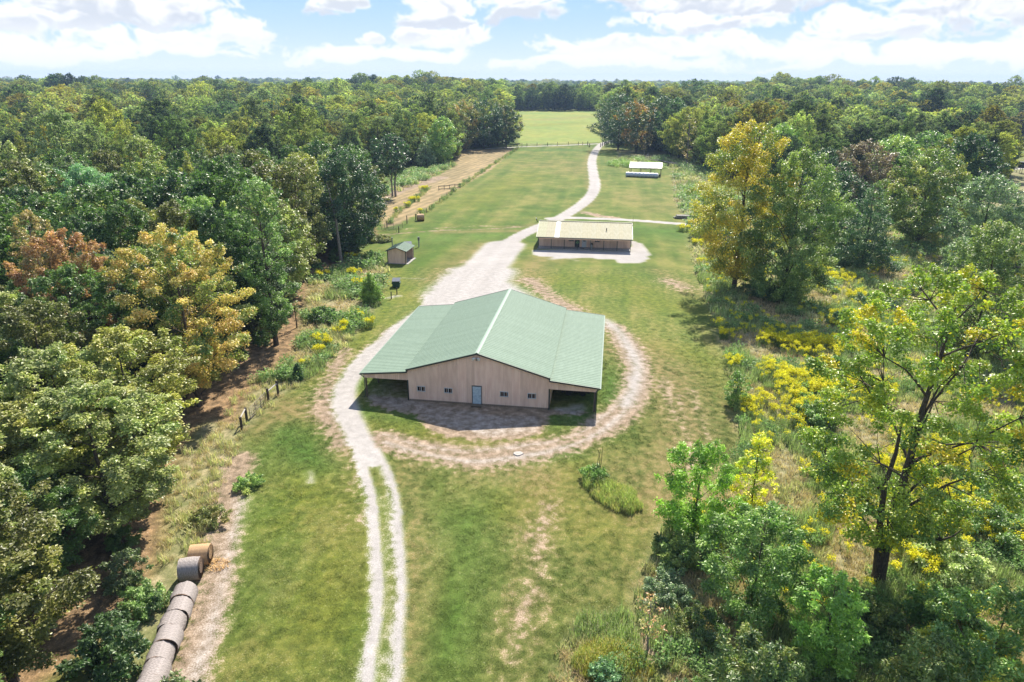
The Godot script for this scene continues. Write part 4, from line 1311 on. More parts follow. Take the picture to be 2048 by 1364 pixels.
func weeds() -> void:
	var kinds := [
		blades(1, 34, 0.85, 0.42, 0.05, PALETTES["weed"]),
		blades(2, 34, 0.7, 0.45, 0.05, [150, 142, 104, 3, 164, 152, 116, 2, 126, 130, 88, 1], 0.5),
		blades(3, 30, 0.55, 0.45, 0.045, [156, 136, 106, 3, 140, 122, 94, 2, 166, 148, 116, 1], 0.6),
		blades(4, 14, 0.7, 0.3, 0.04, PALETTES["weed"]),
	]
	var g := rngs(404)
	add_leaves(kinds[3], g, 90, Vector3(-0.45, 0.15, -0.45), Vector3(0.45, 0.9, 0.45), 0.2, 0.11, [92, 114, 68, 3, 110, 128, 80, 2, 78, 98, 60, 1])
	add_leaves(kinds[0], g, 24, Vector3(-0.4, 0.5, -0.4), Vector3(0.4, 1.0, 0.4), 0.09, 0.04, [128, 128, 96, 1, 112, 116, 80, 1])
	var gold := [goldenrod(11), goldenrod(12)]
	var polys := []
	for q in WEEDS:
		polys.append(points(q))
	var lists := [[], [], [], []]
	var glist := [[], []]
	var patch := FastNoiseLite.new()
	patch.seed = 19
	patch.frequency = 0.09
	patch.fractal_octaves = 3
	var clear := []
	for q in CLEARINGS:
		clear.append(points(q))
	for k in polys.size():
		var poly: PackedVector2Array = polys[k]
		var lo := poly[0]
		var hi := poly[0]
		for p in poly:
			lo = lo.min(p)
			hi = hi.max(p)
		var z := hi.y
		while z > lo.y:
			var d := -z
			var step := clampf(d / 95.0, 0.46, 2.4)
			var x := lo.x
			while x < hi.x:
				var p := Vector2(x + g.randf_range(-0.5, 0.5) * step, z + g.randf_range(-0.5, 0.5) * step)
				x += step
				if absf(p.x) > d * 0.86 + 8.0 or not Geometry2D.is_point_in_polygon(p, poly) or d > 320.0:
					continue
				var n := patch.get_noise_2d(p.x, p.y)
				var n2 := patch.get_noise_2d(p.x * 2.6 + 50.0, p.y * 2.6)
				if g.randf() < 0.06 + maxf(0.0, n2) * 0.5:
					continue
				var leafy := p.x < 0.0 and p.y < -72.0
				var which := 2 if n > 0.16 else 1 if n > 0.02 else 3 if n2 > 0.14 or (leafy and n2 > -0.1) else 0
				if p.x < 0.0 and p.y > -72.0 and p.y < -40.0:
					which = 2 if g.randf() < 0.55 else 1
					if g.randf() < 0.45:
						continue
				var sc := g.randf_range(0.7, 1.35) * clampf(0.75 + step * 0.42, 0.9, 1.7) * (0.72 if which == 2 else 1.0)
				lists[which].append([Transform3D(Basis(Vector3.UP, g.randf() * TAU).scaled(Vector3(sc * clampf(step * 1.5, 1.0, 2.2), sc * g.randf_range(0.8, 1.2), sc * clampf(step * 1.5, 1.0, 2.2))), on(p.x, p.y)), Color.WHITE * g.randf_range(0.95, 1.45)])
			z -= step
	for q in GOLD:
		for k in int(q[2] * q[2] * q[3] * 19.0) + 5:
			var a := g.randf() * TAU
			var rr: float = q[2] * g.randf()
			var p := Vector2(q[0] + cos(a) * rr, q[1] + sin(a) * rr)
			if patch.get_noise_2d(p.x * 6.0, p.y * 6.0) < -0.10:
				continue
			var sc := g.randf_range(0.85, 1.35)
			glist[g.randi() % 2].append([Transform3D(Basis(Vector3.UP, g.randf() * TAU).scaled(Vector3(sc, sc, sc)), on(p.x, p.y)), Color.WHITE * g.randf_range(0.8, 1.1)])
	for k in 3000:      # stray plants through the big meadow
		var p := Vector2(g.randf_range(14.0, 90.0), g.randf_range(-150.0, -30.0))
		if Geometry2D.is_point_in_polygon(p, polys[0]) and patch.get_noise_2d(p.x, p.y + 200.0) > -0.05:
			glist[k % 2].append([Transform3D(Basis(Vector3.UP, g.randf() * TAU), on(p.x, p.y)), Color.WHITE])
	for row in WEED_ROWS:
		var pts := points(row)
		for q in pts.size() - 1:
			var len := pts[q].distance_to(pts[q + 1])
			for k in int(len * 1.25):
				var p := pts[q].lerp(pts[q + 1], g.randf()) + Vector2(g.randf_range(-0.7, 0.7), g.randf_range(-0.5, 0.5))
				var sc := g.randf_range(0.55, 1.5)
				lists[[0, 1, 3, 1][g.randi() % 4]].append([Transform3D(Basis(Vector3.UP, g.randf() * TAU).scaled(Vector3(sc, sc, sc)), on(p.x, p.y)), Color.WHITE * g.randf_range(0.85, 1.15)])
	# the shaggy clump on the lawn and the golden mound at the lawn's lower corner
	for e in [[8.6, -49.2, 1.8, 1.5, 90], [9.3, -47.9, 1.2, 1.2, 50], [7.4, -50.6, 1.2, 0.9, 30], [6.0, -32.0, 1.7, 1.0, 120], [5.0, -31.4, 1.3, 1.0, 70], [6.9, -31.0, 1.3, 0.9, 60]]:
		for k in e[4]:
			var a := g.randf() * TAU
			var rr := sqrt(g.randf())
			var p := Vector2(e[0] + cos(a) * e[2] * rr, e[1] + sin(a) * e[3] * rr)
			var sc := g.randf_range(0.9, 1.5) * (1.0 - 0.4 * rr)
			lists[1 if g.randf() < 0.35 else 0].append([Transform3D(Basis(Vector3.UP, g.randf() * TAU).scaled(Vector3(sc, sc, sc)), on(p.x, p.y)), (Color(1.7, 1.4, 0.7) if e[1] > -40.0 and g.randf() < 0.6 else Color(1.45, 1.4, 1.05)) * g.randf_range(0.75, 1.25)])
	var wm := leaf_mat("weeds", Color(1, 1, 1), 0.9, 0.6)
	for k in 4:
		crowd(["tall_weeds", "dry_grass", "brown_grass", "leafy_weeds"][k], kinds[k].mesh(), wm, lists[k], ["grey-green tall weeds of the rough meadow and fence rows", "straw-coloured dry grass through the meadow", "low brown dead grass beside the woods and under the cottonwood", "dark leafy weeds along the wood edge"][k])
	for k in 2:
		crowd("goldenrod", gold[k].mesh(), wm, glist[k], "yellow goldenrod in bloom in drifts across the meadow and weed strip")

func lawn_grass() -> void:
	var tuft := blades(50, 26, 0.055, 0.17, 0.016, [255, 255, 248, 1, 236, 238, 226, 1, 214, 218, 200, 1], 0.9)
	var straw := blades(51, 16, 0.04, 0.2, 0.016, [255, 250, 240, 1, 232, 224, 206, 1], 1.4)
	var lists := [[], []]
	var g := rngs(808)
	var z := -27.0
	while z > -98.0:
		var step := 0.165 * clampf(-z / 45.0, 0.85, 1.9)
		var half := -z * 0.80 + 2.0
		var x := maxf(-30.0, -half)
		while x < minf(30.0, half):
			var px := x + g.randf_range(-0.5, 0.5) * step
			var pz := z + g.randf_range(-0.5, 0.5) * step
			x += step
			if mask_at(masks_a, "gravel", px, pz) > 0.30 or mask_at(masks_a, "litter", px, pz) > 0.6 or mask_at(masks_a, "meadow", px, pz) > 0.75:
				continue
			var c := img_a.get_pixel(clampi(int((px - RA.position.x) / 0.05), 0, img_a.get_width() - 1), clampi(int((pz - RA.position.y) / 0.05), 0, img_a.get_height() - 1))
			var grassy := c.g - c.r
			if c.b > 0.40 or g.randf() > 0.92 - smoothstep(60.0, 97.0, -pz) * 0.9:
				continue
			var sc := g.randf_range(0.6, 1.35) * clampf(-z / 50.0, 0.9, 1.5)
			var l := c.srgb_to_linear() * g.randf_range(1.35, 2.2)
			lists[0 if grassy > -0.02 else 1].append([Transform3D(Basis(Vector3.UP, g.randf() * TAU).scaled(Vector3(sc, sc * (0.7 if grassy < 0.02 else 1.0), sc)), Vector3(px, -0.01, pz)), l])
		z -= step
	var m := leaf_mat("lawn blades", Color.WHITE, 0.4, 0.65)
	crowd("lawn_grass", tuft.mesh(), m, lists[0], "short mown grass of the lawn")
	crowd("straw_grass", straw.mesh(), m, lists[1], "thin straw-dry grass of the worn lawn patches")

func shrubs() -> void:
	var g := rngs(606)
	var any: Array = PALETTES["any"]
	var protos := [grow("bush", 2.2, 1.5, any, 700, 1.3), grow("bush", 2.8, 1.5, any, 701, 1.3), grow("low", 3.6, 1.7, any, 702, 0.28)]
	var tints := {"dark green": c8(118, 152, 98), "mid green": c8(142, 176, 100), "olive": c8(172, 172, 102), "grey-green": c8(166, 184, 136)}
	# by hand: those that stand out
	var made := [
		["shrub", "dark green rounded bush with bare twigs sticking out, alone on the lawn", 7.2, -51.6, 1.4, 1.25, "dgreen3"],
		["shrub", "small blue-green bush at the foot of the golden grass mound", 5.5, -30.2, 1.3, 0.95, "bgreen"],
		["shrub", "sprawling dark green vine-covered bush among the goldenrod", 36.5, -45.0, 2.6, 3.0, "green"],
		["shrub", "dark blue-green vine heap beneath the big green tree's far side", 55.5, -101.0, 2.0, 3.4, "dgreen2"],
		["shrub", "dark thicket at the foot of the golden cottonwood", 40.0, -107.5, 3.2, 3.0, "dgreen2"],
		["shrub", "dark leafy bush behind the small shed beside its chimney", -26.6, -127.5, 2.4, 1.8, "green"],
		["shrub", "pale olive bushes between the shed and the pipe gate", -28.6, -146.5, 1.2, 2.6, "olive"],
		["shrub", "round green bush in the middle of the weed strip", -27.2, -93.5, 2.0, 2.2, "green"],
		["shrub", "leafy bush with goldenrod at the mown edge behind the barn", -22.6, -92.5, 1.9, 1.7, "lgreen"],
		["shrub", "pale green thicket beside the open shelter", 45.0, -289.0, 3.0, 6.0, "lgreen"],
		["shrub", "low olive-green thicket behind the shelter roof", 56.0, -283.0, 2.6, 6.0, "lgreen"],
		["shrub", "silvery green brush at the far lawn edge below the fallen trunks", 72.0, -252.0, 2.4, 5.0, "weed"],
		["shrub", "silvery green brush at the far lawn edge near the olive leaning tree", 66.0, -218.0, 2.2, 4.5, "weed"],
		["shrub", "dark low bush overhanging the grass below the bale row", -24.0, -36.0, 1.5, 1.6, "green"],
		["shrub", "brown-tinged low bush where the leaf litter meets the lawn", -23.6, -45.5, 1.2, 1.4, "olive"],
		["shrub", "dark leafy bush under the bright feathery locust clump", 12.4, -41.0, 2.0, 2.0, "green2"],
		["shrub", "pale weedy bush in front of the locust clump at the lawn edge", 10.6, -37.2, 1.6, 1.9, "grey"],
		["shrub", "olive thicket between the dark young tree and the lawn edge", 11.6, -33.6, 1.9, 1.7, "olivegreen2"],
		["shrub", "dark thicket in the shade at the foot of the fern-leaved sumac", 16.6, -30.3, 1.8, 1.9, "green2"],
		["shrub", "tangled dull green bush beside the forked cottonwood's trunk", 22.6, -34.6, 2.0, 2.2, "olivegreen2"],
		["shrub", "green and yellow flecked bush in the picture's lower meadow corner", 27.4, -34.6, 2.6, 2.4, "ygreen2"],
		["shrub", "broad grey-green bush behind the flecked meadow corner bush", 31.0, -40.0, 2.2, 2.6, "weed"],
		["shrub", "mid green bush on the meadow slope past the sapling at the lawn edge", 30.5, -62.0, 2.2, 2.2, "green"],
		["shrub", "dark bush among the goldenrod drifts up the meadow", 38.0, -74.0, 2.4, 2.6, "dgreen3"],
		["shrub", "small dark bush beside the vine heap up the meadow", 47.0, -93.0, 1.8, 2.0, "dgreen2"],
		["shrub", "yellow-green low bush at the head of the worn dirt strip", -22.4, -50.5, 1.0, 1.2, "lgreen"],
	]
	var k := 0
	for e in made:
		k += 1
		var m := grow("bush", e[4], e[5], PALETTES[e[6]], 720 + k, clampf(e[5] * e[5] * 0.75, 0.6, 3.2), 0.85 if e[5] < 2.0 else 1.15)
		var t := thing(e[0], e[1], "bush", on(e[2], e[3]))
		put("stem", m[0], bark(), t)
		put("foliage", m[1], leaf_mat("leaves"), t)
	var b := MB.new()
	for q in [[0.1, 0.2, 0.25], [0.45, -0.1, 0.1], [0.3, 0.0, -0.2]]:
		b.tube([Vector3(q[0], 0.2, q[1]), Vector3(q[0] + 0.1, 1.8, q[1]), Vector3(q[0] + q[2], 3.0, q[1] + 0.1)], [0.035, 0.025, 0.01], 5)
	var tw := thing("bare_twigs", "bare upright twigs rising from the dark bush on the lawn", "twigs", on(7.3, -52.2))
	put("twig", b.mesh(), bark(), tw)
	# along the edge of the woods
	var edge := points(CLEARINGS[0])
	var counts := {}
	var spots := []
	for q in edge.size():
		var p0 := edge[q]
		var p1 := edge[(q + 1) % edge.size()]
		var len := p0.distance_to(p1)
		var n := int(len / 3.4)
		for e in n:
			var p := p0.lerp(p1, (e + g.randf()) / n) + Vector2(g.randf_range(-2.2, 1.0), g.randf_range(-1.5, 1.5))
			if p.length() > 170.0 or absf(p.x) > -p.y * 0.78 + 4.0 or p.y > -24.0 or (p.x < 0.0 and p.y > -72.0 and p.y < -44.0):
				continue
			spots.append(p)
	spots.sort_custom(func(a, b): return a.length() < b.length())
	for p in spots:
		var col: String = ["dark green", "mid green", "mid green", "olive", "grey-green"][g.randi() % 5]
		var where := "along the wood edge by the weeds" if p.x < 0.0 else "where the meadow meets the woods"
		if not counts.has(col + where):
			counts[col + where] = []
		counts[col + where].append(p)
	for key in counts:
		var list: Array = counts[key]
		for e in list.size():
			var p: Vector2 = list[e]
			var col := ""
			for c in tints:
				if key.begins_with(c):
					col = c
			var t := thing("edge_shrub", "%s bush %s, %s going up the picture" % [col, key.substr(col.length()), said(e)], "bush", on(p.x, p.y), g.randf() * TAU, "bushes along the wood edge")
			var m: Array = protos[g.randi() % 3]
			var sc := g.randf_range(0.7, 1.3)
			put("stem", m[0], bark(), t).scale = Vector3.ONE * sc
			put("foliage", m[1], leaf_mat("leaves " + col, tints[col]), t).scale = Vector3.ONE * sc


# ---------------------------------------------------------------- the green-roofed barn
func pane_glass() -> StandardMaterial3D:
	var m := mat("window glass", Color(0.02, 0.025, 0.03, 1.0), 0.08, 0.0, 0.6)
	return m

func slider(parent: Node3D, x: float, y: float, w: float, h: float, z: float) -> void:
	var fm := mat("white vinyl", c8(176, 178, 180), 0.5)
	var win := put("window", MB.new().box(Vector3(0, 0, -0.01), Vector3(w - 0.02, h - 0.02, 0.03)).mesh(), mat("dark room", c8(14, 15, 17), 0.8), parent, Transform3D(Basis(), Vector3(x, y, z)))
	var f := MB.new()
	f.box(Vector3(0, h * 0.5, 0.03), Vector3(w + 0.1, 0.06, 0.07))
	f.box(Vector3(0, -h * 0.5, 0.035), Vector3(w + 0.12, 0.06, 0.09))
	f.box(Vector3(-w * 0.5, 0, 0.03), Vector3(0.055, h - 0.06, 0.066))
	f.box(Vector3(w * 0.5, 0, 0.03), Vector3(0.055, h - 0.06, 0.066))
	f.box(Vector3(0, 0, 0.028), Vector3(0.06, h - 0.06, 0.06))
	put("frame", f.mesh(), fm, win)
	for s in [-1, 1]:
		put("pane", MB.new().box(Vector3(s * w * 0.25, 0, 0.016), Vector3(w * 0.5 - 0.07, h - 0.07, 0.008)).mesh(), pane_glass(), win)

func barn() -> void:
	var W := 7.62
	var X := 12.86
	var L := 23.4
	var HA := 6.02
	var HS := 3.74
	var HL := 3.46
	var HE := 2.93
	var t := thing("barn", "large tan metal barn with green ribbed roof and open side sheds", "barn", on(-3.63, -66.46), -0.142)
	var tans := []
	for k in 4:
		tans.append(grain("tan siding %d" % k, c8(206 + k * 4, 174 + k * 3, 156 + k * 3), c8(222 + k * 3, 192 + k * 3, 174 + k * 3), Vector3(0.25, 0.05, 0.25), 0.5, 60 + k))
	var green := mat("dark green trim", c8(34, 46, 44), 0.5)
	var roofs := []
	for k in 4:
		var sheet_mat := grain("green roof sheet %d" % k, c8(110 + k, 127 + k, 112 + k), c8(116 + k, 133 + k, 118 + k), Vector3(0.3, 0.3, 0.08), 0.62, 70 + k)
		sheet_mat.metallic_specular = 0.18
		roofs.append(sheet_mat)
	var g := rngs(3)
	# front and back walls, sheet by sheet
	var sheet := 0.9144
	for side in 2:
		var z := 0.0 if side == 0 else -L
		var flip := 1.0 if side == 0 else -1.0
		var x := -W
		while x < W - 0.02:
			var x1 := minf(x + sheet, W)
			if x < -0.02 and x1 > 0.02:
				x1 = 0.0
			var ya := lerpf(HA - 0.12, HS - 0.12, absf(x) / W)
			var yb := lerpf(HA - 0.12, HS - 0.12, absf(x1) / W)
			var tr := Transform3D(Basis(Vector3(flip, 0, 0), Vector3.UP, Vector3(0, 0, flip)), Vector3(x if side == 0 else x1, 0, z))
			put("wall_panel", MB.new().panel(tr, x1 - x, 0.05, ya if side == 0 else yb, yb if side == 0 else ya).mesh(), tans[g.randi() % 4], t)
			x = x1
	for s in [-1.0, 1.0]:
		# the long walls under the sheds
		var k := 0
		var zz := 0.0
		while zz < L - 0.05:
			var wd := minf(sheet, L - zz)
			var tr := Transform3D(Basis(Vector3(0, 0, -s), Vector3.UP, Vector3(s, 0, 0)), Vector3(s * W, 0, -zz if s > 0 else -zz - wd))
			put("wall_panel", MB.new().panel(tr, wd, 0.05, HL - 0.2, HL - 0.2).mesh(), tans[g.randi() % 4], t)
			zz += wd
		# shed gables: a strip of siding under the roof edge
		for side in 2:
			var z := 0.0 if side == 0 else -L
			var flip := 1.0 if side == 0 else -1.0
			var x := W
			while x < X - 0.3:
				var x1 := minf(x + sheet, X - 0.28)
				var ya := lerpf(HL, HE, (x - W) / (X - W)) - 0.1
				var yb := lerpf(HL, HE, (x1 - W) / (X - W)) - 0.1
				var fwd: bool = (s > 0) == (side == 0)
				var tr := Transform3D(Basis(Vector3(flip, 0, 0), Vector3.UP, Vector3(0, 0, flip)), Vector3(minf(s * x, s * x1) if side == 0 else maxf(s * x, s * x1), 0, z))
				put("gable_panel", MB.new().panel(tr, x1 - x, 2.36, ya if fwd else yb, yb if fwd else ya).mesh(), tans[g.randi() % 4], t)
				x = x1
		# corner trims, outer beam, posts
		for z in [0.02, -L - 0.02]:
			put("corner_trim", MB.new().box(Vector3(s * (W + 0.02), 1.2, z), Vector3(0.13, 2.38, 0.08)).mesh(), green, t)
		put("eave_beam", MB.new().box(Vector3(s * (X - 0.42), 2.62, -L * 0.5), Vector3(0.09, 0.26, L - 0.3)).mesh(), grain("old timber", c8(70, 62, 52), c8(116, 104, 88), Vector3(2, 2, 0.4), 0.9, 44), t)
		for q in 7:
			put("post", MB.new().box(Vector3(s * (X - 0.5), 1.22, -0.12 - q * (L - 0.24) / 6.0), Vector3(0.15, 2.56, 0.15) if s < 0 or q > 0 else Vector3(0.14, 2.56, 0.14)).mesh(), grain("old timber", c8(70, 62, 52), c8(116, 104, 88), Vector3(2, 2, 0.4), 0.9, 44), t)
		var dp := MB.new()
		dp.tube([Vector3(s * (X + 0.1), HE - 0.12, 0.12), Vector3(s * (X - 0.32), HE - 0.42, 0.1), Vector3(s * (X - 0.38), HE - 0.6, 0.06), Vector3(s * (X - 0.38), 0.25, 0.06), Vector3(s * (X - 0.25), 0.1, 0.25)], [0.05, 0.05, 0.05, 0.05, 0.05], 6)
		put("downspout", dp.mesh(), green, t)
		put("gutter", MB.new().box(Vector3(s * (X + 0.07), HE - 0.1, -L * 0.5), Vector3(0.13, 0.11, L + 0.5)).mesh(), mat("gutter green", c8(124, 138, 128), 0.5, 0.0, 0.2), t)
		# roof: sheets running from ridge to eave
		var main_len := sqrt(W * W + (HA - HS) * (HA - HS)) + 0.12
		var low_len := sqrt((X - W) * (X - W) + (HL - HE) * (HL - HE))
		for part in 2:
			var from := Vector3(0, HA, 0) if part == 0 else Vector3(s * W, HL, 0)
			var to := Vector3(s * W, HS, 0) if part == 0 else Vector3(s * X, HE, 0)
			var down := (to - from).normalized()
			var out := down.cross(Vector3(0, 0, 1)) if s < 0 else Vector3(0, 0, 1).cross(down)
			var length := main_len if part == 0 else low_len
			# u along the ridge, v up the slope
			var ux := (-down).cross(out)
			var shared := MB.new().panel(Transform3D(Basis(ux, -down, out), Vector3.ZERO), sheet, 0.0, length, length, 0.457, 0.017).mesh()
			var nn := int(ceil((L + 0.5) / sheet))
			var pitch := (L + 0.5) / nn
			for q in nn:
				var z := 0.25 - q * pitch - (0.0 if ux.z < 0 else pitch)
				var o := put("roof_panel", shared, roofs[g.randi() % 4], t, Transform3D(Basis(), from + down * length + Vector3(0, 0, z)))
				o.scale.z = pitch / sheet
			# dark edge trim at the gable ends
			for z in [0.27, -L - 0.27]:
				put("rake_trim", MB.new().beam(from + Vector3(0, -0.06, z), from + down * length + Vector3(0, -0.06, z), 0.06, 0.17).mesh(), green, t)
			# lining under the sheets so that no light leaks through
			var lin := MB.new()
			lin.beam(from + Vector3(0, -0.09, -L * 0.5), from + down * (length - 0.05) + Vector3(0, -0.09, -L * 0.5), L + 0.4, 0.05)
			put("roof_deck", lin.mesh(), mat("deck", c8(90, 84, 76), 0.9), t)
		put("step_trim", MB.new().box(Vector3(s * (W + 0.03), (HS + HL) * 0.5 - 0.03, 0.28), Vector3(0.07, HS - HL + 0.16, 0.06)).mesh(), green, t)
	var rc := MB.new()
	for s in [-1.0, 1.0]:
		var d := Vector3(s * W, HS - HA, 0).normalized()
		rc.beam(Vector3(0, HA + 0.045, 0.0) + d * 0.12 + Vector3(0, 0, 0.26), Vector3(0, HA + 0.045, 0.0) + d * 0.12 + Vector3(0, 0, -L - 0.26), 0.30, 0.015)
	# the two wings of the ridge cap, each laid to its own slope
	var cap := MB.new()
	var dl := Vector3(-W, HS - HA, 0).normalized() * 0.22
	var dr := Vector3(W, HS - HA, 0).normalized() * 0.22
	var top := Vector3(0, HA + 0.06, 0)
	cap.quad(top + dl + Vector3(0, 0.0, 0.27), top + Vector3(0, 0.03, 0.27), top + Vector3(0, 0.03, -L - 0.27), top + dl + Vector3(0, 0.0, -L - 0.27))
	cap.quad(top + Vector3(0, 0.03, 0.27), top + dr + Vector3(0, 0, 0.27), top + dr + Vector3(0, 0, -L - 0.27), top + Vector3(0, 0.03, -L - 0.27))
	put("ridge_cap", cap.mesh(), mat("ridge cap green", c8(146, 162, 148), 0.5, 0.0, 0.2), t)
	put("skirt_board", MB.new().box(Vector3(0, 0.08, -0.01), Vector3(2.0 * W, 0.2, 0.03)).mesh(), grain("old timber", c8(70, 62, 52), c8(116, 104, 88), Vector3(2, 2, 0.4), 0.9, 44), t)
	# door and windows
	var door := put("door", MB.new().box(Vector3(0, 1.03, 0.03), Vector3(0.9, 2.04, 0.05)).mesh(), grain("pale blue-white door", c8(150, 168, 182), c8(178, 192, 200), Vector3(0.6, 0.6, 0.6), 0.5, 81), t, Transform3D(Basis(), Vector3(-0.08, 0.1, 0.0)))
	var fr := MB.new()
	fr.box(Vector3(-0.49, 1.06, 0.04), Vector3(0.07, 2.1, 0.09))
	fr.box(Vector3(0.49, 1.06, 0.04), Vector3(0.07, 2.1, 0.09))
	fr.box(Vector3(0, 2.1, 0.045), Vector3(1.08, 0.08, 0.1))
	put("frame", fr.mesh(), mat("grey trim", c8(88, 92, 94), 0.5), door)
	put("handle", MB.new().tube([Vector3(0.36, 1.0, 0.05), Vector3(0.36, 1.0, 0.12)], [0.035, 0.035], 8).mesh(), mat("steel", c8(60, 60, 62), 0.35, 0.8), door)
	for e in [-6.18, -3.2, 2.85, 5.8]:
		slider(t, e, 1.47, 0.84, 0.56, 0.0)
	var lamp := put("floodlight", MB.new().box(Vector3(0, 0, 0.12), Vector3(0.16, 0.22, 0.2)).mesh(), mat("lamp grey", c8(120, 118, 112), 0.5), t, Transform3D(Basis(), Vector3(-0.05, HA - 0.75, 0.0)))
	for s in [-1.0, 1.0]:
		put("lamp_head", MB.new().tube([Vector3(s * 0.1, 0.14, 0.18), Vector3(s * 0.24, 0.2, 0.34), Vector3(s * 0.34, 0.16, 0.52)], [0.07, 0.12, 0.15], 10).mesh(), mat("white lamp", c8(196, 196, 190), 0.4), lamp)
	# what stands at and under it
	var st := thing("door_step", "low weathered wooden step at the barn's pale door", "step", t.transform * Vector3(-0.08, 0, 0.42), -0.142)
	var wood := grain("old timber", c8(70, 62, 52), c8(116, 104, 88), Vector3(2, 2, 0.4), 0.9, 44)
	for k in 3:
		put("plank", MB.new().box(Vector3(0, 0.15, -0.2 + k * 0.2), Vector3(1.1, 0.04, 0.18)).mesh(), wood, st)
	for s in [-1, 1]:
		put("runner", MB.new().box(Vector3(s * 0.48, 0.065, 0), Vector3(0.06, 0.13, 0.56)).mesh(), wood, st)
	var tr := thing("planked_trailer", "dark plank-sided farm trailer with a small white tag parked under the barn's open shed", "trailer", t.transform * Vector3(10.2, 0, -4.6), -0.142 + 0.05)
	var dark := grain("dark planks", c8(30, 28, 28), c8(60, 54, 52), Vector3(1, 1, 1), 0.8, 45)
	for k in 7:
		put("side_plank", MB.new().box(Vector3(-1.35 + k * 0.45, 1.0, 0.9), Vector3(0.41, 1.15, 0.05)).mesh(), dark, tr)
	put("bed", MB.new().box(Vector3(0, 0.62, 0), Vector3(3.2, 0.12, 1.74)).mesh(), dark, tr)
	put("end_board", MB.new().box(Vector3(-1.57, 1.05, 0), Vector3(0.05, 0.9, 1.74)).mesh(), dark, tr)
	put("end_board", MB.new().box(Vector3(1.57, 1.05, 0), Vector3(0.05, 0.9, 1.74)).mesh(), dark, tr)
	put("side_board", MB.new().box(Vector3(0, 1.05, -0.9), Vector3(3.1, 0.9, 0.05)).mesh(), dark, tr)
	put("tag", MB.new().box(Vector3(-1.62, 0.85, 0.935), Vector3(0.28, 0.2, 0.01)).mesh(), mat("white lamp", c8(196, 196, 190), 0.4), tr)
	for s in [-1, 1]:
		for q in [-0.8, 0.8]:
			put("wheel", MB.new().tube([Vector3(q, 0.32, s * 0.7 - 0.1), Vector3(q, 0.32, s * 0.7 + 0.1)], [0.32, 0.32], 16).mesh(), mat("rubber", c8(26, 26, 27), 0.85), tr)


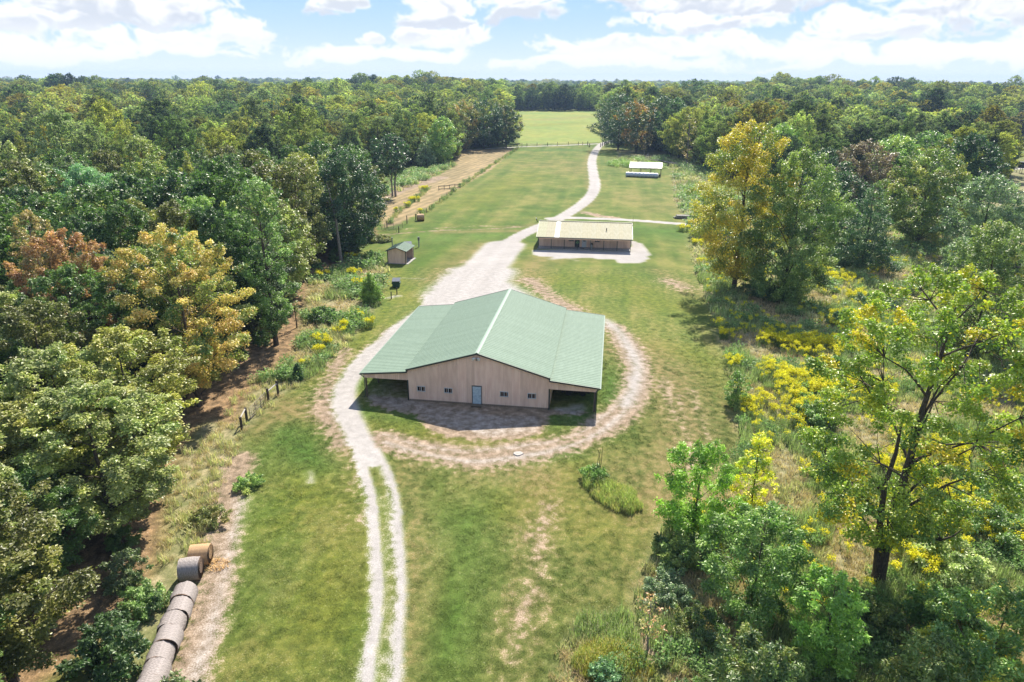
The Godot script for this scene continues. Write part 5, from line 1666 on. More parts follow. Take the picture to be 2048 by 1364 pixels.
# ---------------------------------------------------------------- the long low house and the small buildings
func house() -> void:
	var t := thing("house", "long low tan metal house with pale stained roof and a porch of thin green posts", "house", on(5.3, -139.8), -0.127)
	var Lh := 18.85
	var D := 12.7
	var PD := 2.3
	var g := rngs(5)
	var tans := []
	for k in 4:
		tans.append(mats["tan siding %d" % k])
	var green := mat("porch green", c8(44, 62, 60), 0.5)
	var creams := []
	for k in 5:
		creams.append(grain("stained cream roof %d" % k, [c8(158, 152, 128), c8(160, 155, 132), c8(160, 153, 126), c8(162, 158, 132), c8(158, 156, 128)][k], [c8(180, 174, 150), c8(183, 178, 157), c8(180, 172, 146), c8(188, 186, 166), c8(182, 180, 154)][k], Vector3(1.3, 0.12, 0.12), 0.7, 90 + k))
		creams[k].metallic_specular = 0.15
	var ridge := Vector3(0, 4.72, -6.35)
	for s in 2:
		var eave := Vector3(0, 2.6, 0.25) if s == 0 else Vector3(0, 2.6, -12.95)
		var down := (eave - ridge).normalized()
		var length := (eave - ridge).length()
		var ux := Vector3(1, 0, 0) if s == 0 else Vector3(-1, 0, 0)
		var out := ux.cross(-down)
		var sheet := 0.9144
		var nn := 21
		var pitch := (Lh + 0.7) / nn
		var shared := MB.new().panel(Transform3D(Basis(ux, -down, out), Vector3.ZERO), pitch, 0.0, length, length, pitch / 4.0, 0.026).mesh()
		for q in nn:
			var x := -0.35 + q * pitch + (0.0 if s == 0 else pitch)
			var m: Material = creams[g.randi() % 2]
			if q == 4 and s == 0:
				m = mat("bare white sheet", c8(186, 185, 178), 0.5)
			elif q < 2:
				m = creams[4]
			put("roof_panel", shared, m, t, Transform3D(Basis(), Vector3(x, eave.y, eave.z)))
		put("roof_deck", MB.new().beam(Vector3(Lh * 0.5, 0, 0) + ridge + Vector3(0, -0.07, 0), Vector3(Lh * 0.5, 0, 0) + eave + Vector3(0, -0.07, 0), Lh + 0.5, 0.06).mesh(), mat("deck", c8(90, 84, 76), 0.9), t)
		for x in [-0.36, Lh + 0.36]:
			put("rake_trim", MB.new().beam(Vector3(x, 0, 0) + ridge + Vector3(0, -0.06, 0), Vector3(x, 0, 0) + eave + Vector3(0, -0.06, 0), 0.05, 0.16).mesh(), mat("white trim", c8(186, 184, 176), 0.5), t)
	put("ridge_cap", MB.new().box(ridge + Vector3(Lh * 0.5, 0.04, 0), Vector3(Lh + 0.75, 0.03, 0.36)).mesh(), creams[3], t)
	put("gutter", MB.new().box(Vector3(Lh * 0.5, 2.52, 0.3), Vector3(Lh + 0.74, 0.13, 0.12)).mesh(), green, t)
	var x := 0.0
	while x < Lh - 0.05:
		var wd := minf(0.9144, Lh - x)
		put("fascia_panel", MB.new().panel(Transform3D(Basis(), Vector3(x, 0, 0.06)), wd, 2.14, 2.46, 2.46).mesh(), tans[2], t)
		put("wall_panel", MB.new().panel(Transform3D(Basis(), Vector3(x, 0, -PD)), wd, 0.14, 3.2, 3.2).mesh(), tans[g.randi() % 4], t)
		put("wall_panel", MB.new().panel(Transform3D(Basis(Vector3(-1, 0, 0), Vector3.UP, Vector3(0, 0, -1)), Vector3(x + wd, 0, -D)), wd, 0.1, 2.5, 2.5).mesh(), tans[g.randi() % 4], t)
		x += wd
	for s in 2:
		var z := 0.0
		while z < D - PD - 0.05:
			var wd := minf(0.9144, D - PD - z)
			var z0 := -PD - z
			var ya := 2.5 + (1.0 - absf(z0 + 6.35) / 6.35) * 2.1
			var yb := 2.5 + (1.0 - absf(z0 - wd + 6.35) / 6.35) * 2.1
			var tr := Transform3D(Basis(Vector3(0, 0, -1), Vector3.UP, Vector3(1, 0, 0)), Vector3(Lh, 0, z0)) if s == 0 else Transform3D(Basis(Vector3(0, 0, 1), Vector3.UP, Vector3(-1, 0, 0)), Vector3(0, 0, z0 - wd))
			put("wall_panel", MB.new().panel(tr, wd, 0.1, ya if s == 0 else yb, yb if s == 0 else ya).mesh(), tans[g.randi() % 4], t)
			z += wd
	put("porch_floor", MB.new().box(Vector3(Lh * 0.5, 0.06, -PD * 0.5 + 0.1), Vector3(Lh + 0.3, 0.14, PD + 0.2)).mesh(), grain("concrete", c8(128, 124, 120), c8(158, 154, 150), Vector3(0.5, 0.5, 0.5), 0.85, 46), t)
	for k in 8:
		put("porch_post", MB.new().box(Vector3(0.03 + k * (Lh - 0.06) / 7.0, 1.2, 0.0), Vector3(0.11, 2.34, 0.11)).mesh(), green, t)
	for s in [0.0, Lh]:
		put("downspout", MB.new().tube([Vector3(s, 2.5, 0.25), Vector3(s, 2.2, 0.1), Vector3(s, 0.2, 0.1)], [0.05, 0.05, 0.05], 6).mesh(), green, t)
	put("rail", MB.new().box(Vector3(Lh * 0.5, 0.19, 0.05), Vector3(Lh - 0.1, 0.05, 0.04)).mesh(), green, t)
	for e in [6.72, 12.1]:
		var win := put("window", MB.new().box(Vector3.ZERO, Vector3(1.0, 0.75, 0.05)).mesh(), mat("dark room", c8(14, 15, 17), 0.8), t, Transform3D(Basis(), Vector3(e, 1.75, -PD + 0.03)))
		var f := MB.new()
		f.box(Vector3(0, 0.39, 0.03), Vector3(1.1, 0.06, 0.07))
		f.box(Vector3(0, -0.39, 0.03), Vector3(1.1, 0.06, 0.07))
		for s in [-1, 0, 1]:
			f.box(Vector3(s * 0.52, 0, 0.028), Vector3(0.05, 0.72, 0.06))
		put("frame", f.mesh(), mat("dark frame", c8(48, 54, 58), 0.5), win)
		for s in [-1, 1]:
			put("pane", MB.new().box(Vector3(s * 0.26, 0, 0.03), Vector3(0.47, 0.7, 0.01)).mesh(), pane_glass(), win)
	var d1 := put("door", MB.new().box(Vector3(0, 1.02, 0), Vector3(0.92, 2.04, 0.05)).mesh(), mat("white door", c8(188, 194, 202), 0.45), t, Transform3D(Basis(), Vector3(9.42, 0.14, -PD + 0.05)))
	put("pane", MB.new().box(Vector3(0, 1.55, 0.03), Vector3(0.56, 0.72, 0.02)).mesh(), mat("door glass", c8(96, 110, 122), 0.1), d1)
	put("handle", MB.new().tube([Vector3(-0.38, 1.0, 0.02), Vector3(-0.38, 1.0, 0.09)], [0.03, 0.03], 8).mesh(), mat("steel", c8(60, 60, 62), 0.35, 0.8), d1)
	var d2 := put("door", MB.new().box(Vector3(0, 1.02, 0), Vector3(0.86, 2.04, 0.05)).mesh(), mat("black door", c8(30, 36, 40), 0.4), t, Transform3D(Basis(), Vector3(7.95, 0.14, -PD + 0.05)))
	d2.set_meta("label", "dark storm door")
	put("frame", MB.new().box(Vector3(-0.46, 1.02, 0.02), Vector3(0.06, 2.06, 0.06)).box(Vector3(0.46, 1.02, 0.02), Vector3(0.06, 2.06, 0.06)).mesh(), mat("dark frame", c8(48, 54, 58), 0.5), d2)
	put("vent_pipe", MB.new().tube([Vector3(13.9, 3.6, -3.0), Vector3(13.9, 4.15, -3.0)], [0.09, 0.09], 10).mesh(), mat("black pipe", c8(20, 20, 22), 0.6), t)
	put("antenna_mast", MB.new().tube([Vector3(Lh + 0.45, 0, -6.0), Vector3(Lh + 0.45, 6.0, -6.0)], [0.035, 0.03], 6).mesh(), mat("steel", c8(60, 60, 62), 0.35, 0.8), t)
	# on the porch
	var can := thing("trash_can", "pale grey can with a black lid standing on the porch by the window", "trash can", t.transform * Vector3(10.95, 0.13, -1.6))
	put("body", MB.new().tube([Vector3(0, 0, 0), Vector3(0, 0.85, 0)], [0.24, 0.29], 14).mesh(), mat("can grey", c8(140, 140, 134), 0.5), can)
	put("lid", MB.new().tube([Vector3(0, 0.85, 0), Vector3(0, 0.93, 0), Vector3(0, 1.08, 0)], [0.32, 0.32, 0.12], 14).mesh(), mat("black pipe", c8(20, 20, 22), 0.6), can)
	var rug := thing("doormat", "black doormat on the porch before the white door", "doormat", t.transform * Vector3(9.1, 0.135, -1.3), -0.127)
	put("mat", MB.new().box(Vector3(0, 0.012, 0), Vector3(0.85, 0.024, 0.5)).mesh(), mat("black mat", c8(28, 26, 26), 0.95), rug)
	var bk := grow("bush", 0.55, 0.34, PALETTES["bgreen"], 901, 0.12, 0.5)
	var basket := thing("hanging_basket", "trailing pale green plant in a pot on a post of the house porch", "plant", t.transform * Vector3(8.1, 1.25, 0.22))
	put("pot", MB.new().tube([Vector3(0, 0, 0), Vector3(0, 0.22, 0)], [0.12, 0.18], 12).mesh(), mat("pot green", c8(52, 84, 76), 0.6), basket)
	put("foliage", bk[1], leaf_mat("leaves"), basket, Transform3D(Basis(), Vector3(0, 0.18, 0)))
	put("bracket", MB.new().beam(Vector3(0, 0.9, -0.15), Vector3(0, 0.9, 0.05), 0.03, 0.03).beam(Vector3(0, 0.9, 0.0), Vector3(0, 0.2, 0.0), 0.015, 0.015).mesh(), mat("steel", c8(60, 60, 62), 0.35, 0.8), basket)

func shed() -> void:
	var t := thing("shed", "small tan metal shed with green roof and stove pipe beside the weeds", "shed", on(-23.6, -127.3), -0.17)
	var w := 3.55
	var d := 4.6
	var g := rngs(9)
	for k in 4:
		var x := k * w / 4.0
		var x1 := x + w / 4.0
		var ya := 2.5 + 0.62 * (1.0 - absf(x - w * 0.5) / (w * 0.5))
		var yb := 2.5 + 0.62 * (1.0 - absf(x1 - w * 0.5) / (w * 0.5))
		put("wall_panel", MB.new().panel(Transform3D(Basis(), Vector3(x, 0, 0)), w / 4.0, 0.04, ya, yb).mesh(), mats["tan siding %d" % (g.randi() % 4)], t)
		put("wall_panel", MB.new().panel(Transform3D(Basis(Vector3(-1, 0, 0), Vector3.UP, Vector3(0, 0, -1)), Vector3(x1, 0, -d)), w / 4.0, 0.04, yb, ya).mesh(), mats["tan siding %d" % (g.randi() % 4)], t)
	for k in 5:
		put("wall_panel", MB.new().panel(Transform3D(Basis(Vector3(0, 0, 1), Vector3.UP, Vector3(-1, 0, 0)), Vector3(0, 0, -d + k * d / 5.0)), d / 5.0, 0.04, 2.5, 2.5).mesh(), mats["tan siding %d" % (g.randi() % 4)], t)
	put("wall_panel", MB.new().panel(Transform3D(Basis(Vector3(0, 0, -1), Vector3.UP, Vector3(1, 0, 0)), Vector3(w, 0, 0)), 0.45, 0.04, 2.5, 2.5).mesh(), mats["tan siding 1"], t)
	put("wall_panel", MB.new().panel(Transform3D(Basis(Vector3(0, 0, -1), Vector3.UP, Vector3(1, 0, 0)), Vector3(w, 0, -d + 0.4)), 0.4, 0.04, 2.5, 2.5).mesh(), mats["tan siding 1"], t)
	var green := mat("dark green trim", c8(34, 46, 44), 0.5)
	for q in [[0.0, 0.03], [w, 0.03], [w, -d - 0.03], [0.0, -d - 0.03]]:
		put("corner_trim", MB.new().box(Vector3(q[0], 1.25, q[1]), Vector3(0.14, 2.48, 0.1)).mesh(), green, t)
	for s in [-1.0, 1.0]:
		var from := Vector3(w * 0.5, 3.2, 0)
		var to := Vector3(w * 0.5 + s * (w * 0.5 + 0.32), 3.2 - 0.62 * (w * 0.5 + 0.32) / (w * 0.5), 0)
		var down := (to - from).normalized()
		var out := down.cross(Vector3(0, 0, 1)) if s < 0 else Vector3(0, 0, 1).cross(down)
		var ux := (-down).cross(out)
		var len := (to - from).length()
		for q in 6:
			var pitch := (d + 0.7) / 6.0
			put("roof_panel", MB.new().panel(Transform3D(Basis(ux, -down, out), Vector3.ZERO), pitch, 0, len, len).mesh(), mats["green roof sheet %d" % (g.randi() % 4)], t, Transform3D(Basis(), from + down * len + Vector3(0, 0, 0.35 - q * pitch - (0.0 if ux.z < 0 else pitch))))
		for z in [0.36, -d - 0.36]:
			put("rake_trim", MB.new().beam(from + Vector3(0, -0.06, z), to + Vector3(0, -0.06, z), 0.04, 0.14).mesh(), green, t)
	put("stove_pipe", MB.new().tube([Vector3(0.35, 2.4, -1.9), Vector3(0.35, 4.3, -1.9), Vector3(0.35, 4.35, -1.9), Vector3(0.35, 4.55, -1.9)], [0.1, 0.1, 0.16, 0.16], 10).mesh(), mat("galvanised", c8(120, 122, 124), 0.4, 0.7), t)
	put("floor_slab", MB.new().box(Vector3(w * 0.5 + 0.1, 0.03, -d * 0.5), Vector3(w + 0.7, 0.08, d + 0.5)).mesh(), grain("concrete", c8(128, 124, 120), c8(158, 154, 150), Vector3(0.5, 0.5, 0.5), 0.85, 46), t)
	for e in [[-19.5, -111.4, 0.06, "dark green dumpster with black lid on the grass below the shed"], [-21.4, -139.4, 0.2, "dark green dumpster half hidden behind the small shed"]]:
		var b := thing("dumpster", e[3], "dumpster", on(e[0], e[1]), e[2])
		var gm := grain("dumpster green", c8(12, 52, 40), c8(26, 70, 54), Vector3(1, 1, 1), 0.5, 47)
		var body := MB.new()
		body.box(Vector3(0, 0.62, -0.02), Vector3(1.2, 1.0, 1.36))
		for k in 3:
			body.box(Vector3(-0.45 + k * 0.45, 0.62, 0.69), Vector3(0.08, 0.96, 0.07))
		body.box(Vector3(0, 1.1, 0), Vector3(1.3, 0.08, 1.46))
		put("body", body.mesh(), gm, b)
		for s in [-1, 1]:
			put("side_pocket", MB.new().box(Vector3(s * 0.66, 0.72, 0), Vector3(0.12, 0.18, 1.2)).mesh(), gm, b)
			put("lid", MB.new().box(Vector3(s * 0.325, 1.24, 0), Vector3(0.63, 0.05, 1.54), Basis(Vector3(1, 0, 0), 0.16)).mesh(), mat("lid plastic", c8(72, 76, 88), 0.35), b)
			put("skid", MB.new().box(Vector3(s * 0.5, 0.06, 0), Vector3(0.1, 0.12, 1.3)).mesh(), gm, b)
	var pd := thing("utility_pedestal", "grey electric meter post standing on the grass past the shed", "utility post", on(-19.5, -141.0))
	put("post", MB.new().box(Vector3(0, 0.95, 0), Vector3(0.22, 1.9, 0.16)).mesh(), mat("meter grey", c8(112, 118, 116), 0.5), pd)
	put("meter_box", MB.new().box(Vector3(0, 1.75, 0.02), Vector3(0.42, 0.75, 0.26)).mesh(), mat("meter grey", c8(112, 118, 116), 0.5), pd)
	put("meter", MB.new().tube([Vector3(0, 1.85, 0.15), Vector3(0, 1.85, 0.27)], [0.1, 0.09], 12).mesh(), mat("steel", c8(60, 60, 62), 0.35, 0.8), pd)
	var k := 0
	for e in [[-19.2, -104.4], [-18.7, -106.9]]:
		k += 1
		var p := thing("bollard", ["dark steel bollard in the pale gravel patch, the one nearer the barn", "dark steel bollard in the pale gravel patch, the one nearer the dumpster"][k - 1], "bollard", on(e[0], e[1]), 0.0, "bollards by the gravel patch")
		put("pipe", MB.new().tube([Vector3(0, -0.2, 0), Vector3(0.02, 1.15, 0), Vector3(0.02, 1.2, 0)], [0.085, 0.085, 0.05], 10).mesh(), mat("bollard grey", c8(44, 46, 46), 0.6), p)

func shelter() -> void:
	var t := thing("open_shelter", "open-sided shelter with white gable roof on posts at the far lawn edge", "shelter", on(42.9, -258.3), -0.22)
	var w := 11.4
	var white := []
	for k in 3:
		white.append(grain("white roof sheet %d" % k, c8(150 + k * 5, 147 + k * 5, 138 + k * 5), c8(176, 174, 166), Vector3(0.6, 0.1, 0.1), 0.5, 110 + k))
	var wood := grain("old timber", c8(70, 62, 52), c8(116, 104, 88), Vector3(2, 2, 0.4), 0.9, 44)
	for s in 2:
		var ridge := Vector3(0, 4.55, -4.6)
		var eave := Vector3(0, 3.0, 0.3) if s == 0 else Vector3(0, 3.0, -9.5)
		var down := (eave - ridge).normalized()
		var len := (eave - ridge).length()
		var ux := Vector3(1, 0, 0) if s == 0 else Vector3(-1, 0, 0)
		for q in 8:
			var pitch := (w + 0.4) / 8.0
			put("roof_panel", MB.new().panel(Transform3D(Basis(ux, -down, ux.cross(-down)), Vector3.ZERO), pitch, 0, len, len, pitch / 5.0, 0.03).mesh(), white[q % 3], t, Transform3D(Basis(), Vector3(-0.2 + (q + s) * pitch, eave.y, eave.z)))
		put("fascia", MB.new().box(Vector3(w * 0.5, 2.93, 0.27 if s == 0 else -9.47), Vector3(w + 0.4, 0.3, 0.05)).mesh(), mat("pale fascia", c8(168, 158, 146), 0.6), t)
		for q in 4:
			put("post", MB.new().box(Vector3(0.15 + q * (w - 0.3) / 3.0, 1.45, 0.0 if s == 0 else -9.2), Vector3(0.16, 2.9, 0.16)).mesh(), wood, t)
	# the line of wrapped bales in front of it
	var plastic := grain("bale plastic", c8(150, 158, 172), c8(186, 190, 198), Vector3(0.4, 0.4, 0.4), 0.35, 48, 3.0)
	for k in 8:
		var p := Vector2(41.9, -255.6).lerp(Vector2(51.6, -252.6), k / 7.0)
		var out := thing("wrapped_bale", "white plastic-wrapped hay bale before the shelter, %s in its line from the drive" % said(k), "hay bale", on(p.x, p.y), -0.29 - (0.25 if k == 7 else 0.0), "white wrapped bales before the shelter")
		var b := MB.new()
		b.tube([Vector3(-0.72, 0.86, 0), Vector3(-0.68, 0.86, 0), Vector3(-0.4, 0.86, 0), Vector3(0.4, 0.86, 0), Vector3(0.68, 0.86, 0), Vector3(0.72, 0.86, 0)], [0.5, 0.78, 0.88, 0.88, 0.78, 0.5], 16)
		put("wrapping", b.mesh(), plastic, out)
	# grey lumber by the side drive
	var lum := thing("lumber_stack", "long low stack of weathered grey boards under the leaning olive tree", "lumber", on(41.6, -174.6), -0.1)
	for k in 12:
		put("board", MB.new().box(Vector3(2.6 + sin(k * 5.1) * 0.25, 0.22 + (k / 4) * 0.24, (k % 4 - 1.5) * 0.42), Vector3(6.2 - absf(sin(k * 3.3)), 0.2, 0.36)).mesh(), grain("grey boards", c8(96, 94, 88), c8(142, 138, 130), Vector3(0.3, 2, 2), 0.9, 49), lum)
	# fallen trunks behind the shelter
	var logs := [[57.0, -308.0, 74.0, -281.0, 0.36, "long fallen grey trunk lying beneath the snag tree behind the shelter"], [60.0, -302.0, 71.0, -278.5, 0.26, "thinner fallen trunk alongside the long one behind the shelter"], [57.5, -313.0, 62.0, -297.0, 0.24, "forked bleached limb lying propped on the fallen trunks"]]
	for e in logs:
		var a := on(e[0], e[1], 0.9)
		var b := on(e[2], e[3], 0.5)
		var f := thing("fallen_trunk", e[5], "log", a)
		var m := MB.new()
		m.tube([Vector3.ZERO, (b - a) * 0.3 + Vector3.UP * 0.5, (b - a) * 0.65 + Vector3.UP * 0.3, b - a], [e[4] * 0.35, e[4] * 0.6, e[4] * 0.9, e[4] * 1.1], 8)
		put("trunk", m.mesh(), bark(true), f)
		for k in 4:
			var o: Vector3 = (b - a) * (0.12 + 0.14 * k) + Vector3.UP * 0.4
			put("branch", MB.new().tube([o, o + Vector3(1.2 - 0.8 * k, 1.3, -0.6), o + Vector3(2.0 - 1.3 * k, 2.2, -1.4)], [0.12, 0.08, 0.03], 5).mesh(), bark(true), f)
	# box blind on legs by the bright little field
	var bl := thing("hunting_blind", "dark box blind on legs beside a pale lane at the bright little field", "blind", on(196.5, -272.0), 0.4)
	put("box", MB.new().box(Vector3(0, 3.0, 0), Vector3(2.0, 2.2, 2.0)).mesh(), mat("blind grey", c8(48, 54, 62), 0.7), bl)
	put("roof", MB.new().box(Vector3(0, 4.16, 0), Vector3(2.4, 0.1, 2.4)).mesh(), mat("blind grey", c8(48, 54, 62), 0.7), bl)
	for q in [[-1, -1], [1, -1], [1, 1], [-1, 1]]:
		put("leg", MB.new().beam(Vector3(q[0] * 1.05, -0.1, q[1] * 1.05), Vector3(q[0] * 0.9, 1.9, q[1] * 0.9), 0.12, 0.12).mesh(), wood, bl)


# ---------------------------------------------------------------- fences, gates, bales, stones
func fence_post(label: String, p: Vector3, h: float, r: float, group := "", lean := 0.0) -> void:
	var o := thing("fence_post", label, "fence post", p, 0.0, group)
	put("post", MB.new().tube([Vector3(0, -0.3, 0), Vector3(lean, h - 0.03, 0), Vector3(lean, h, 0)], [r, r * 0.95, r * 0.75], 8).mesh(), grain("dark timber", c8(44, 38, 34), c8(84, 74, 64), Vector3(2, 0.5, 2), 0.9, 50), o)

func pipe_gate(label: String, a: Vector3, b: Vector3, h: float, bars: int, stays: int) -> void:
	var o := thing("gate", label, "gate", a)
	var d := b - a
	var m := grain("rusty pipe", c8(70, 62, 58), c8(120, 112, 106), Vector3(1, 1, 1), 0.6, 51)
	for k in bars:
		var y := 0.2 + (h - 0.2) * k / (bars - 1.0)
		put("rail", MB.new().tube([Vector3.UP * y, d + Vector3.UP * y], [0.03, 0.03], 6).mesh(), m, o)
	for k in stays:
		var q := d * (k / (stays - 1.0))
		put("stile", MB.new().tube([q + Vector3.UP * 0.15, q + Vector3.UP * (h + 0.03)], [0.035, 0.035], 6).mesh(), m, o)

func fences() -> void:
	# along the white lane at the far end of the lawn
	var far := points(FAR_POSTS)
	for k in far.size():
		fence_post("black fence post along the white far lane, %s from the hay field corner" % said(k), on(far[k].x, far[k].y), 1.75, 0.13, "fence posts along the far lane")
	var wire := thing("wire_fence", "thin wire strands strung between the black posts of the far lane", "fence", on(far[0].x, far[0].y))
	for y in [0.6, 1.0, 1.45]:
		for k in far.size() - 1:
			var a := on(far[k].x, far[k].y, y) - wire.position
			var b := on(far[k + 1].x, far[k + 1].y, y) - wire.position
			put("strand", MB.new().tube([a, b], [0.02, 0.02], 4).mesh(), mat("wire", c8(70, 68, 66), 0.5), wire)
	var gp := points(GATE_POSTS)
	fence_post("stout dark gate post on the hay field side of the drive, set farther back", on(gp[0].x, gp[0].y), 1.9, 0.2)
	fence_post("stout dark gate post on the hay field side of the drive, set nearer", on(gp[1].x, gp[1].y), 1.9, 0.2)
	pipe_gate("short board gate between the two stout posts beside the drive", on(gp[0].x, gp[0].y), on(gp[1].x, gp[1].y), 1.3, 3, 2)
	var ge := points(GATE_POSTS_EAST)
	for k in ge.size():
		fence_post("dark fence post under the huge oak, %s from the drive" % said(k), on(ge[k].x, ge[k].y), 1.8, 0.2, "fence posts under the huge oak")
	var rails := thing("rail_fence", "dark rails between the posts under the huge oak at the gate", "fence", on(ge[0].x, ge[0].y))
	for y in [0.7, 1.3]:
		for k in ge.size() - 1:
			put("rail", MB.new().beam(on(ge[k].x, ge[k].y, y) - rails.position, on(ge[k + 1].x, ge[k + 1].y, y) - rails.position, 0.05, 0.15).mesh(), grain("dark timber", c8(44, 38, 34), c8(84, 74, 64), Vector3(2, 0.5, 2), 0.9, 50), rails)
	# posts down the fence row
	var row := points(WEED_ROWS[0])
	var n := 0
	for q in row.size() - 1:
		for k in 3:
			var p := row[q].lerp(row[q + 1], k / 3.0)
			fence_post("thin post in the weedy fence row of the hay field, %s from the far lane" % said(n), on(p.x + 0.3, p.y), 1.35, 0.07, "posts of the weedy fence row")
			n += 1
	# pipe gates by the shed
	pipe_gate("five-bar pipe gate standing open beside the dirt track", on(-29.8, -158.9), on(-25.7, -159.7), 1.4, 5, 3)
	pipe_gate("sagging pipe gate lying slanted in front of the five-bar gate", on(-30.2, -157.2), on(-26.4, -155.0), 1.1, 4, 3)
	for e in [[-29.5, -160.5, 1.7, "dark post behind the five-bar pipe gate"], [-25.9, -155.2, 1.5, "dark post at the end of the sagging pipe gate"], [-25.6, -166.0, 2.0, "tall lone dark post between the pipe gate and the round bale"], [-24.1, -170.6, 1.6, "thin post close behind the lone round bale"]]:
		fence_post(e[3], on(e[0], e[1]), e[2], 0.11)
	# feed rack at the fence row
	var fr := thing("hay_rack", "low dark timber rack with rails standing in the cut hay field", "rack", on(-23.4, -220.5))
	var far_end := on(-17.0, -225.6) - fr.position
	var dk := grain("dark timber", c8(44, 38, 34), c8(84, 74, 64), Vector3(2, 0.5, 2), 0.9, 50)
	for k in 5:
		put("leg", MB.new().box(far_end * (k / 4.0) + Vector3.UP * 0.65, Vector3(0.16, 1.5, 0.16)).mesh(), dk, fr)
	for y in [0.3, 1.2]:
		put("rail", MB.new().beam(Vector3.UP * y, far_end + Vector3.UP * y, 0.07, 0.16).mesh(), dk, fr)
	# the gate by the leaf litter
	var gn := points(GATE_NEAR)
	var p: Array[Vector3] = []
	for q in gn:
		p.append(on(q.x, q.y))
	for k in 4:
		fence_post("stout weathered fence post of the gateway at the litter, %s from the bales" % said(k), p[k], [1.35, 1.55, 1.6, 1.75][k], 0.14, "posts of the gateway at the litter")
	var pale := grain("bleached rail", c8(150, 142, 136), c8(186, 180, 174), Vector3(2, 2, 2), 0.8, 52)
	for e in [[0, 1, "bleached top rail between the two posts of the gateway nearer the bales"], [2, 3, "bleached top rail between the two posts of the gateway nearer the weeds"]]:
		var r := thing("fence_rail", e[2], "rail", p[e[0]])
		put("rail", MB.new().tube([Vector3.UP * 1.25, p[e[1]] - p[e[0]] + Vector3.UP * 1.45], [0.075, 0.065], 8).mesh(), pale, r)
	pipe_gate("long closed pipe gate across the gateway at the leaf litter", p[1] + Vector3(0.25, 0, -0.3), p[2] + Vector3(-0.15, 0, 0.3), 1.3, 5, 4)
	# leaning marker by the drive
	var mk := thing("marker_post", "short leaning black marker with a white top beside the drive behind the house", "marker", on(6.2, -168.9))
	put("stake", MB.new().tube([Vector3(0, -0.1, 0), Vector3(-0.3, 0.75, 0)], [0.1, 0.1], 8).mesh(), mat("black pipe", c8(20, 20, 22), 0.6), mk)
	put("cap", MB.new().tube([Vector3(-0.3, 0.75, 0), Vector3(-0.42, 1.05, 0)], [0.12, 0.12], 8).mesh(), mat("white lamp", c8(196, 196, 190), 0.4), mk)
	# stones
	var st := [["flat white stone half buried in the loop track below the barn", 0.6, -56.1, 0.62, 0.09, 0.5], ["pale flat rock beside the thin pinkish sapling", 10.2, -33.4, 0.62, 0.10, 0.5], ["small pale rock beyond the flat rock by the sapling", 11.0, -31.9, 0.3, 0.12, 0.2]]
	for e in st:
		var b := MB.new()
		var g := rngs(int(e[3] * 100))
		var ring := []
		for k in 11:
			var a := TAU * k / 11.0
			var rr: float = e[3] * g.randf_range(0.75, 1.1)
			ring.append(Vector3(cos(a) * rr, 0, sin(a) * rr * 0.7))
		var up: Vector3 = Vector3.UP * e[4]
		for k in 11:
			var a: Vector3 = ring[k]
			var d: Vector3 = ring[(k + 1) % 11]
			b.quad(d - up * 0.5, a - up * 0.5, a * 0.86 + up * 0.9, d * 0.86 + up * 0.9)
			b.tri(a * 0.86 + up * 0.9, up * 1.05, d * 0.86 + up * 0.9)
		var o := thing("stone", e[0], "stone", on(e[1], e[2]))
		put("rock", b.mesh(), grain("pale stone", c8(136, 130, 124), c8(172, 166, 160), Vector3(1.5, 1.5, 1.5), 0.9, 53, 2.0), o)

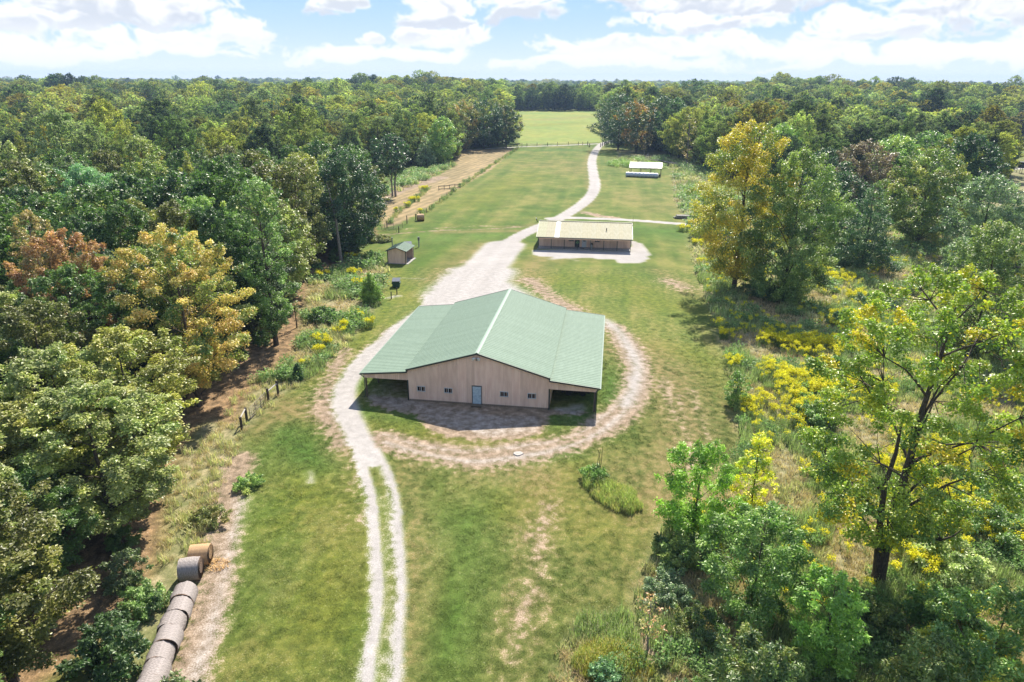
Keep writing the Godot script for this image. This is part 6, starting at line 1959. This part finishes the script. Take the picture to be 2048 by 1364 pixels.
func bale(label: String, at: Vector3, turn: float, r: float, l: float, k: int, group: String, fresh := false) -> void:
	var t := thing("round_bale", label, "hay bale", at, turn, group)
	var g := rngs(40 + k)
	var sides := 30
	var b := MB.new()
	var pts := []
	var rad := []
	for q in 7:
		var u := q / 6.0
		pts.append(Vector3(0, r * 0.97, (u - 0.5) * l))
		rad.append(r * (1.0 - 0.05 * pow(absf(u - 0.5) * 2.0, 4.0)) * g.randf_range(0.99, 1.01))
	b.tube(pts, rad, sides, false)
	# hay never rolls up true: the sides sag and bulge
	var lump := FastNoiseLite.new()
	lump.seed = 300 + k
	lump.frequency = 1.3
	for q in b.v.size():
		var w := b.v[q]
		var o := b.n[q] * lump.get_noise_3dv(w * 1.4) * 0.085
		if w.y < r * 0.45:
			o.x += w.x * 0.07 * (1.0 - w.y / (r * 0.45))
			o.y += (r * 0.45 - w.y) * 0.12
		b.v[q] = w + o
	var m := grain("fresh net wrap" if fresh else "grey net wrap %d" % (k % 4), c8(150, 118, 84) if fresh else c8(112 + 5 * (k % 4), 104 + 5 * (k % 4), 100 + 5 * (k % 4)), c8(186, 152, 112) if fresh else c8(160, 150, 146), Vector3(0.9, 0.9, 3.2), 0.75, 55 + k, 3.0)
	put("net_wrap", b.mesh(), m, t)
	for s in [-1.0, 1.0]:
		var e := MB.new()
		e.tube([Vector3(0, r * 0.97, s * l * 0.485), Vector3(0, r * 0.97, s * l * 0.5), Vector3(0, r * 0.97, s * l * 0.505)], [r * 0.955, r * 0.9, r * 0.45], sides)
		var fray := blades(80 + k * 2 + int(s), 34, 0.20, 0.55, 0.022, [150, 128, 96, 2, 126, 108, 84, 1, 168, 146, 112, 1], 1.5)
		put("loose_straw", fray.mesh(), leaf_mat("hay straw", Color.WHITE, 0.3, 0.8), t, Transform3D(Basis(), Vector3(0.25 * s, 0.0, s * l * 0.42)).scaled_local(Vector3(1.5, 1, 0.6)))
		put("end_face", e.mesh(), grain("hay end", c8(112, 88, 62), c8(160, 130, 94), Vector3(2, 2, 2), 0.95, 54, 4.0) if fresh else grain("old hay end", c8(82, 66, 54), c8(126, 104, 88), Vector3(2, 2, 2), 0.95, 59, 4.0), t)

func bales() -> void:
	# seven end to end, running up beside the worn strip
	for k in 7:
		var u := k / 6.0
		var x: float = lerpf(-20.1, -21.45, u) + [0.0, 0.07, -0.05, 0.06, -0.06, 0.05, 0.0][k]
		var z := lerpf(-28.6, -36.2, u)
		bale("weathered grey round bale in the end-to-end row, %s from the two loose bales" % said(6 - k), on(x, z), 0.17 + [0.03, -0.03, 0.02, 0.0, -0.02, 0.03, 0.0][k], 0.77 - 0.02 * (k % 3), 1.24, k, "grey round bales in the row")
	bale("grey-blue round bale lying crosswise past the end of the bale row", on(-22.2, -38.9), PI / 2 + 0.18, 0.8, 1.35, 9, "")
	bale("fresh tan round bale with loose hay at its end, last beyond the row", on(-22.2, -40.5), PI / 2 + 0.12, 0.74, 1.35, 10, "", true)
	bale("lone round bale on the grass by the hay field corner", on(-22.8, -169.9), PI / 2 + 0.25, 0.85, 1.75, 11, "", true)
	var hay := blades(70, 220, 0.28, 0.75, 0.03, [176, 142, 92, 2, 150, 118, 76, 1, 190, 158, 110, 1], 1.6)
	var o := put("loose_hay", hay.mesh(), leaf_mat("hay straw", Color.WHITE, 0.3, 0.8))
	o.position = on(-20.9, -40.2)
	o.set_meta("kind", "stuff")
	o.set_meta("label", "loose golden hay spilled beside the fresh round bale")


func _ready() -> void:
	t_start = Time.get_ticks_msec()
	look()
	build_ground()
	print("ground ", Time.get_ticks_msec() - t_start)
	barn()
	house()
	shed()
	shelter()
	fences()
	bales()
	hero_trees()
	print("heroes ", Time.get_ticks_msec() - t_start, " leaves ", leaf_count)
	shrubs()
	forest()
	print("forest ", Time.get_ticks_msec() - t_start, " leaves ", leaf_count)
	weeds()
	lawn_grass()
	print("done ", Time.get_ticks_msec() - t_start)
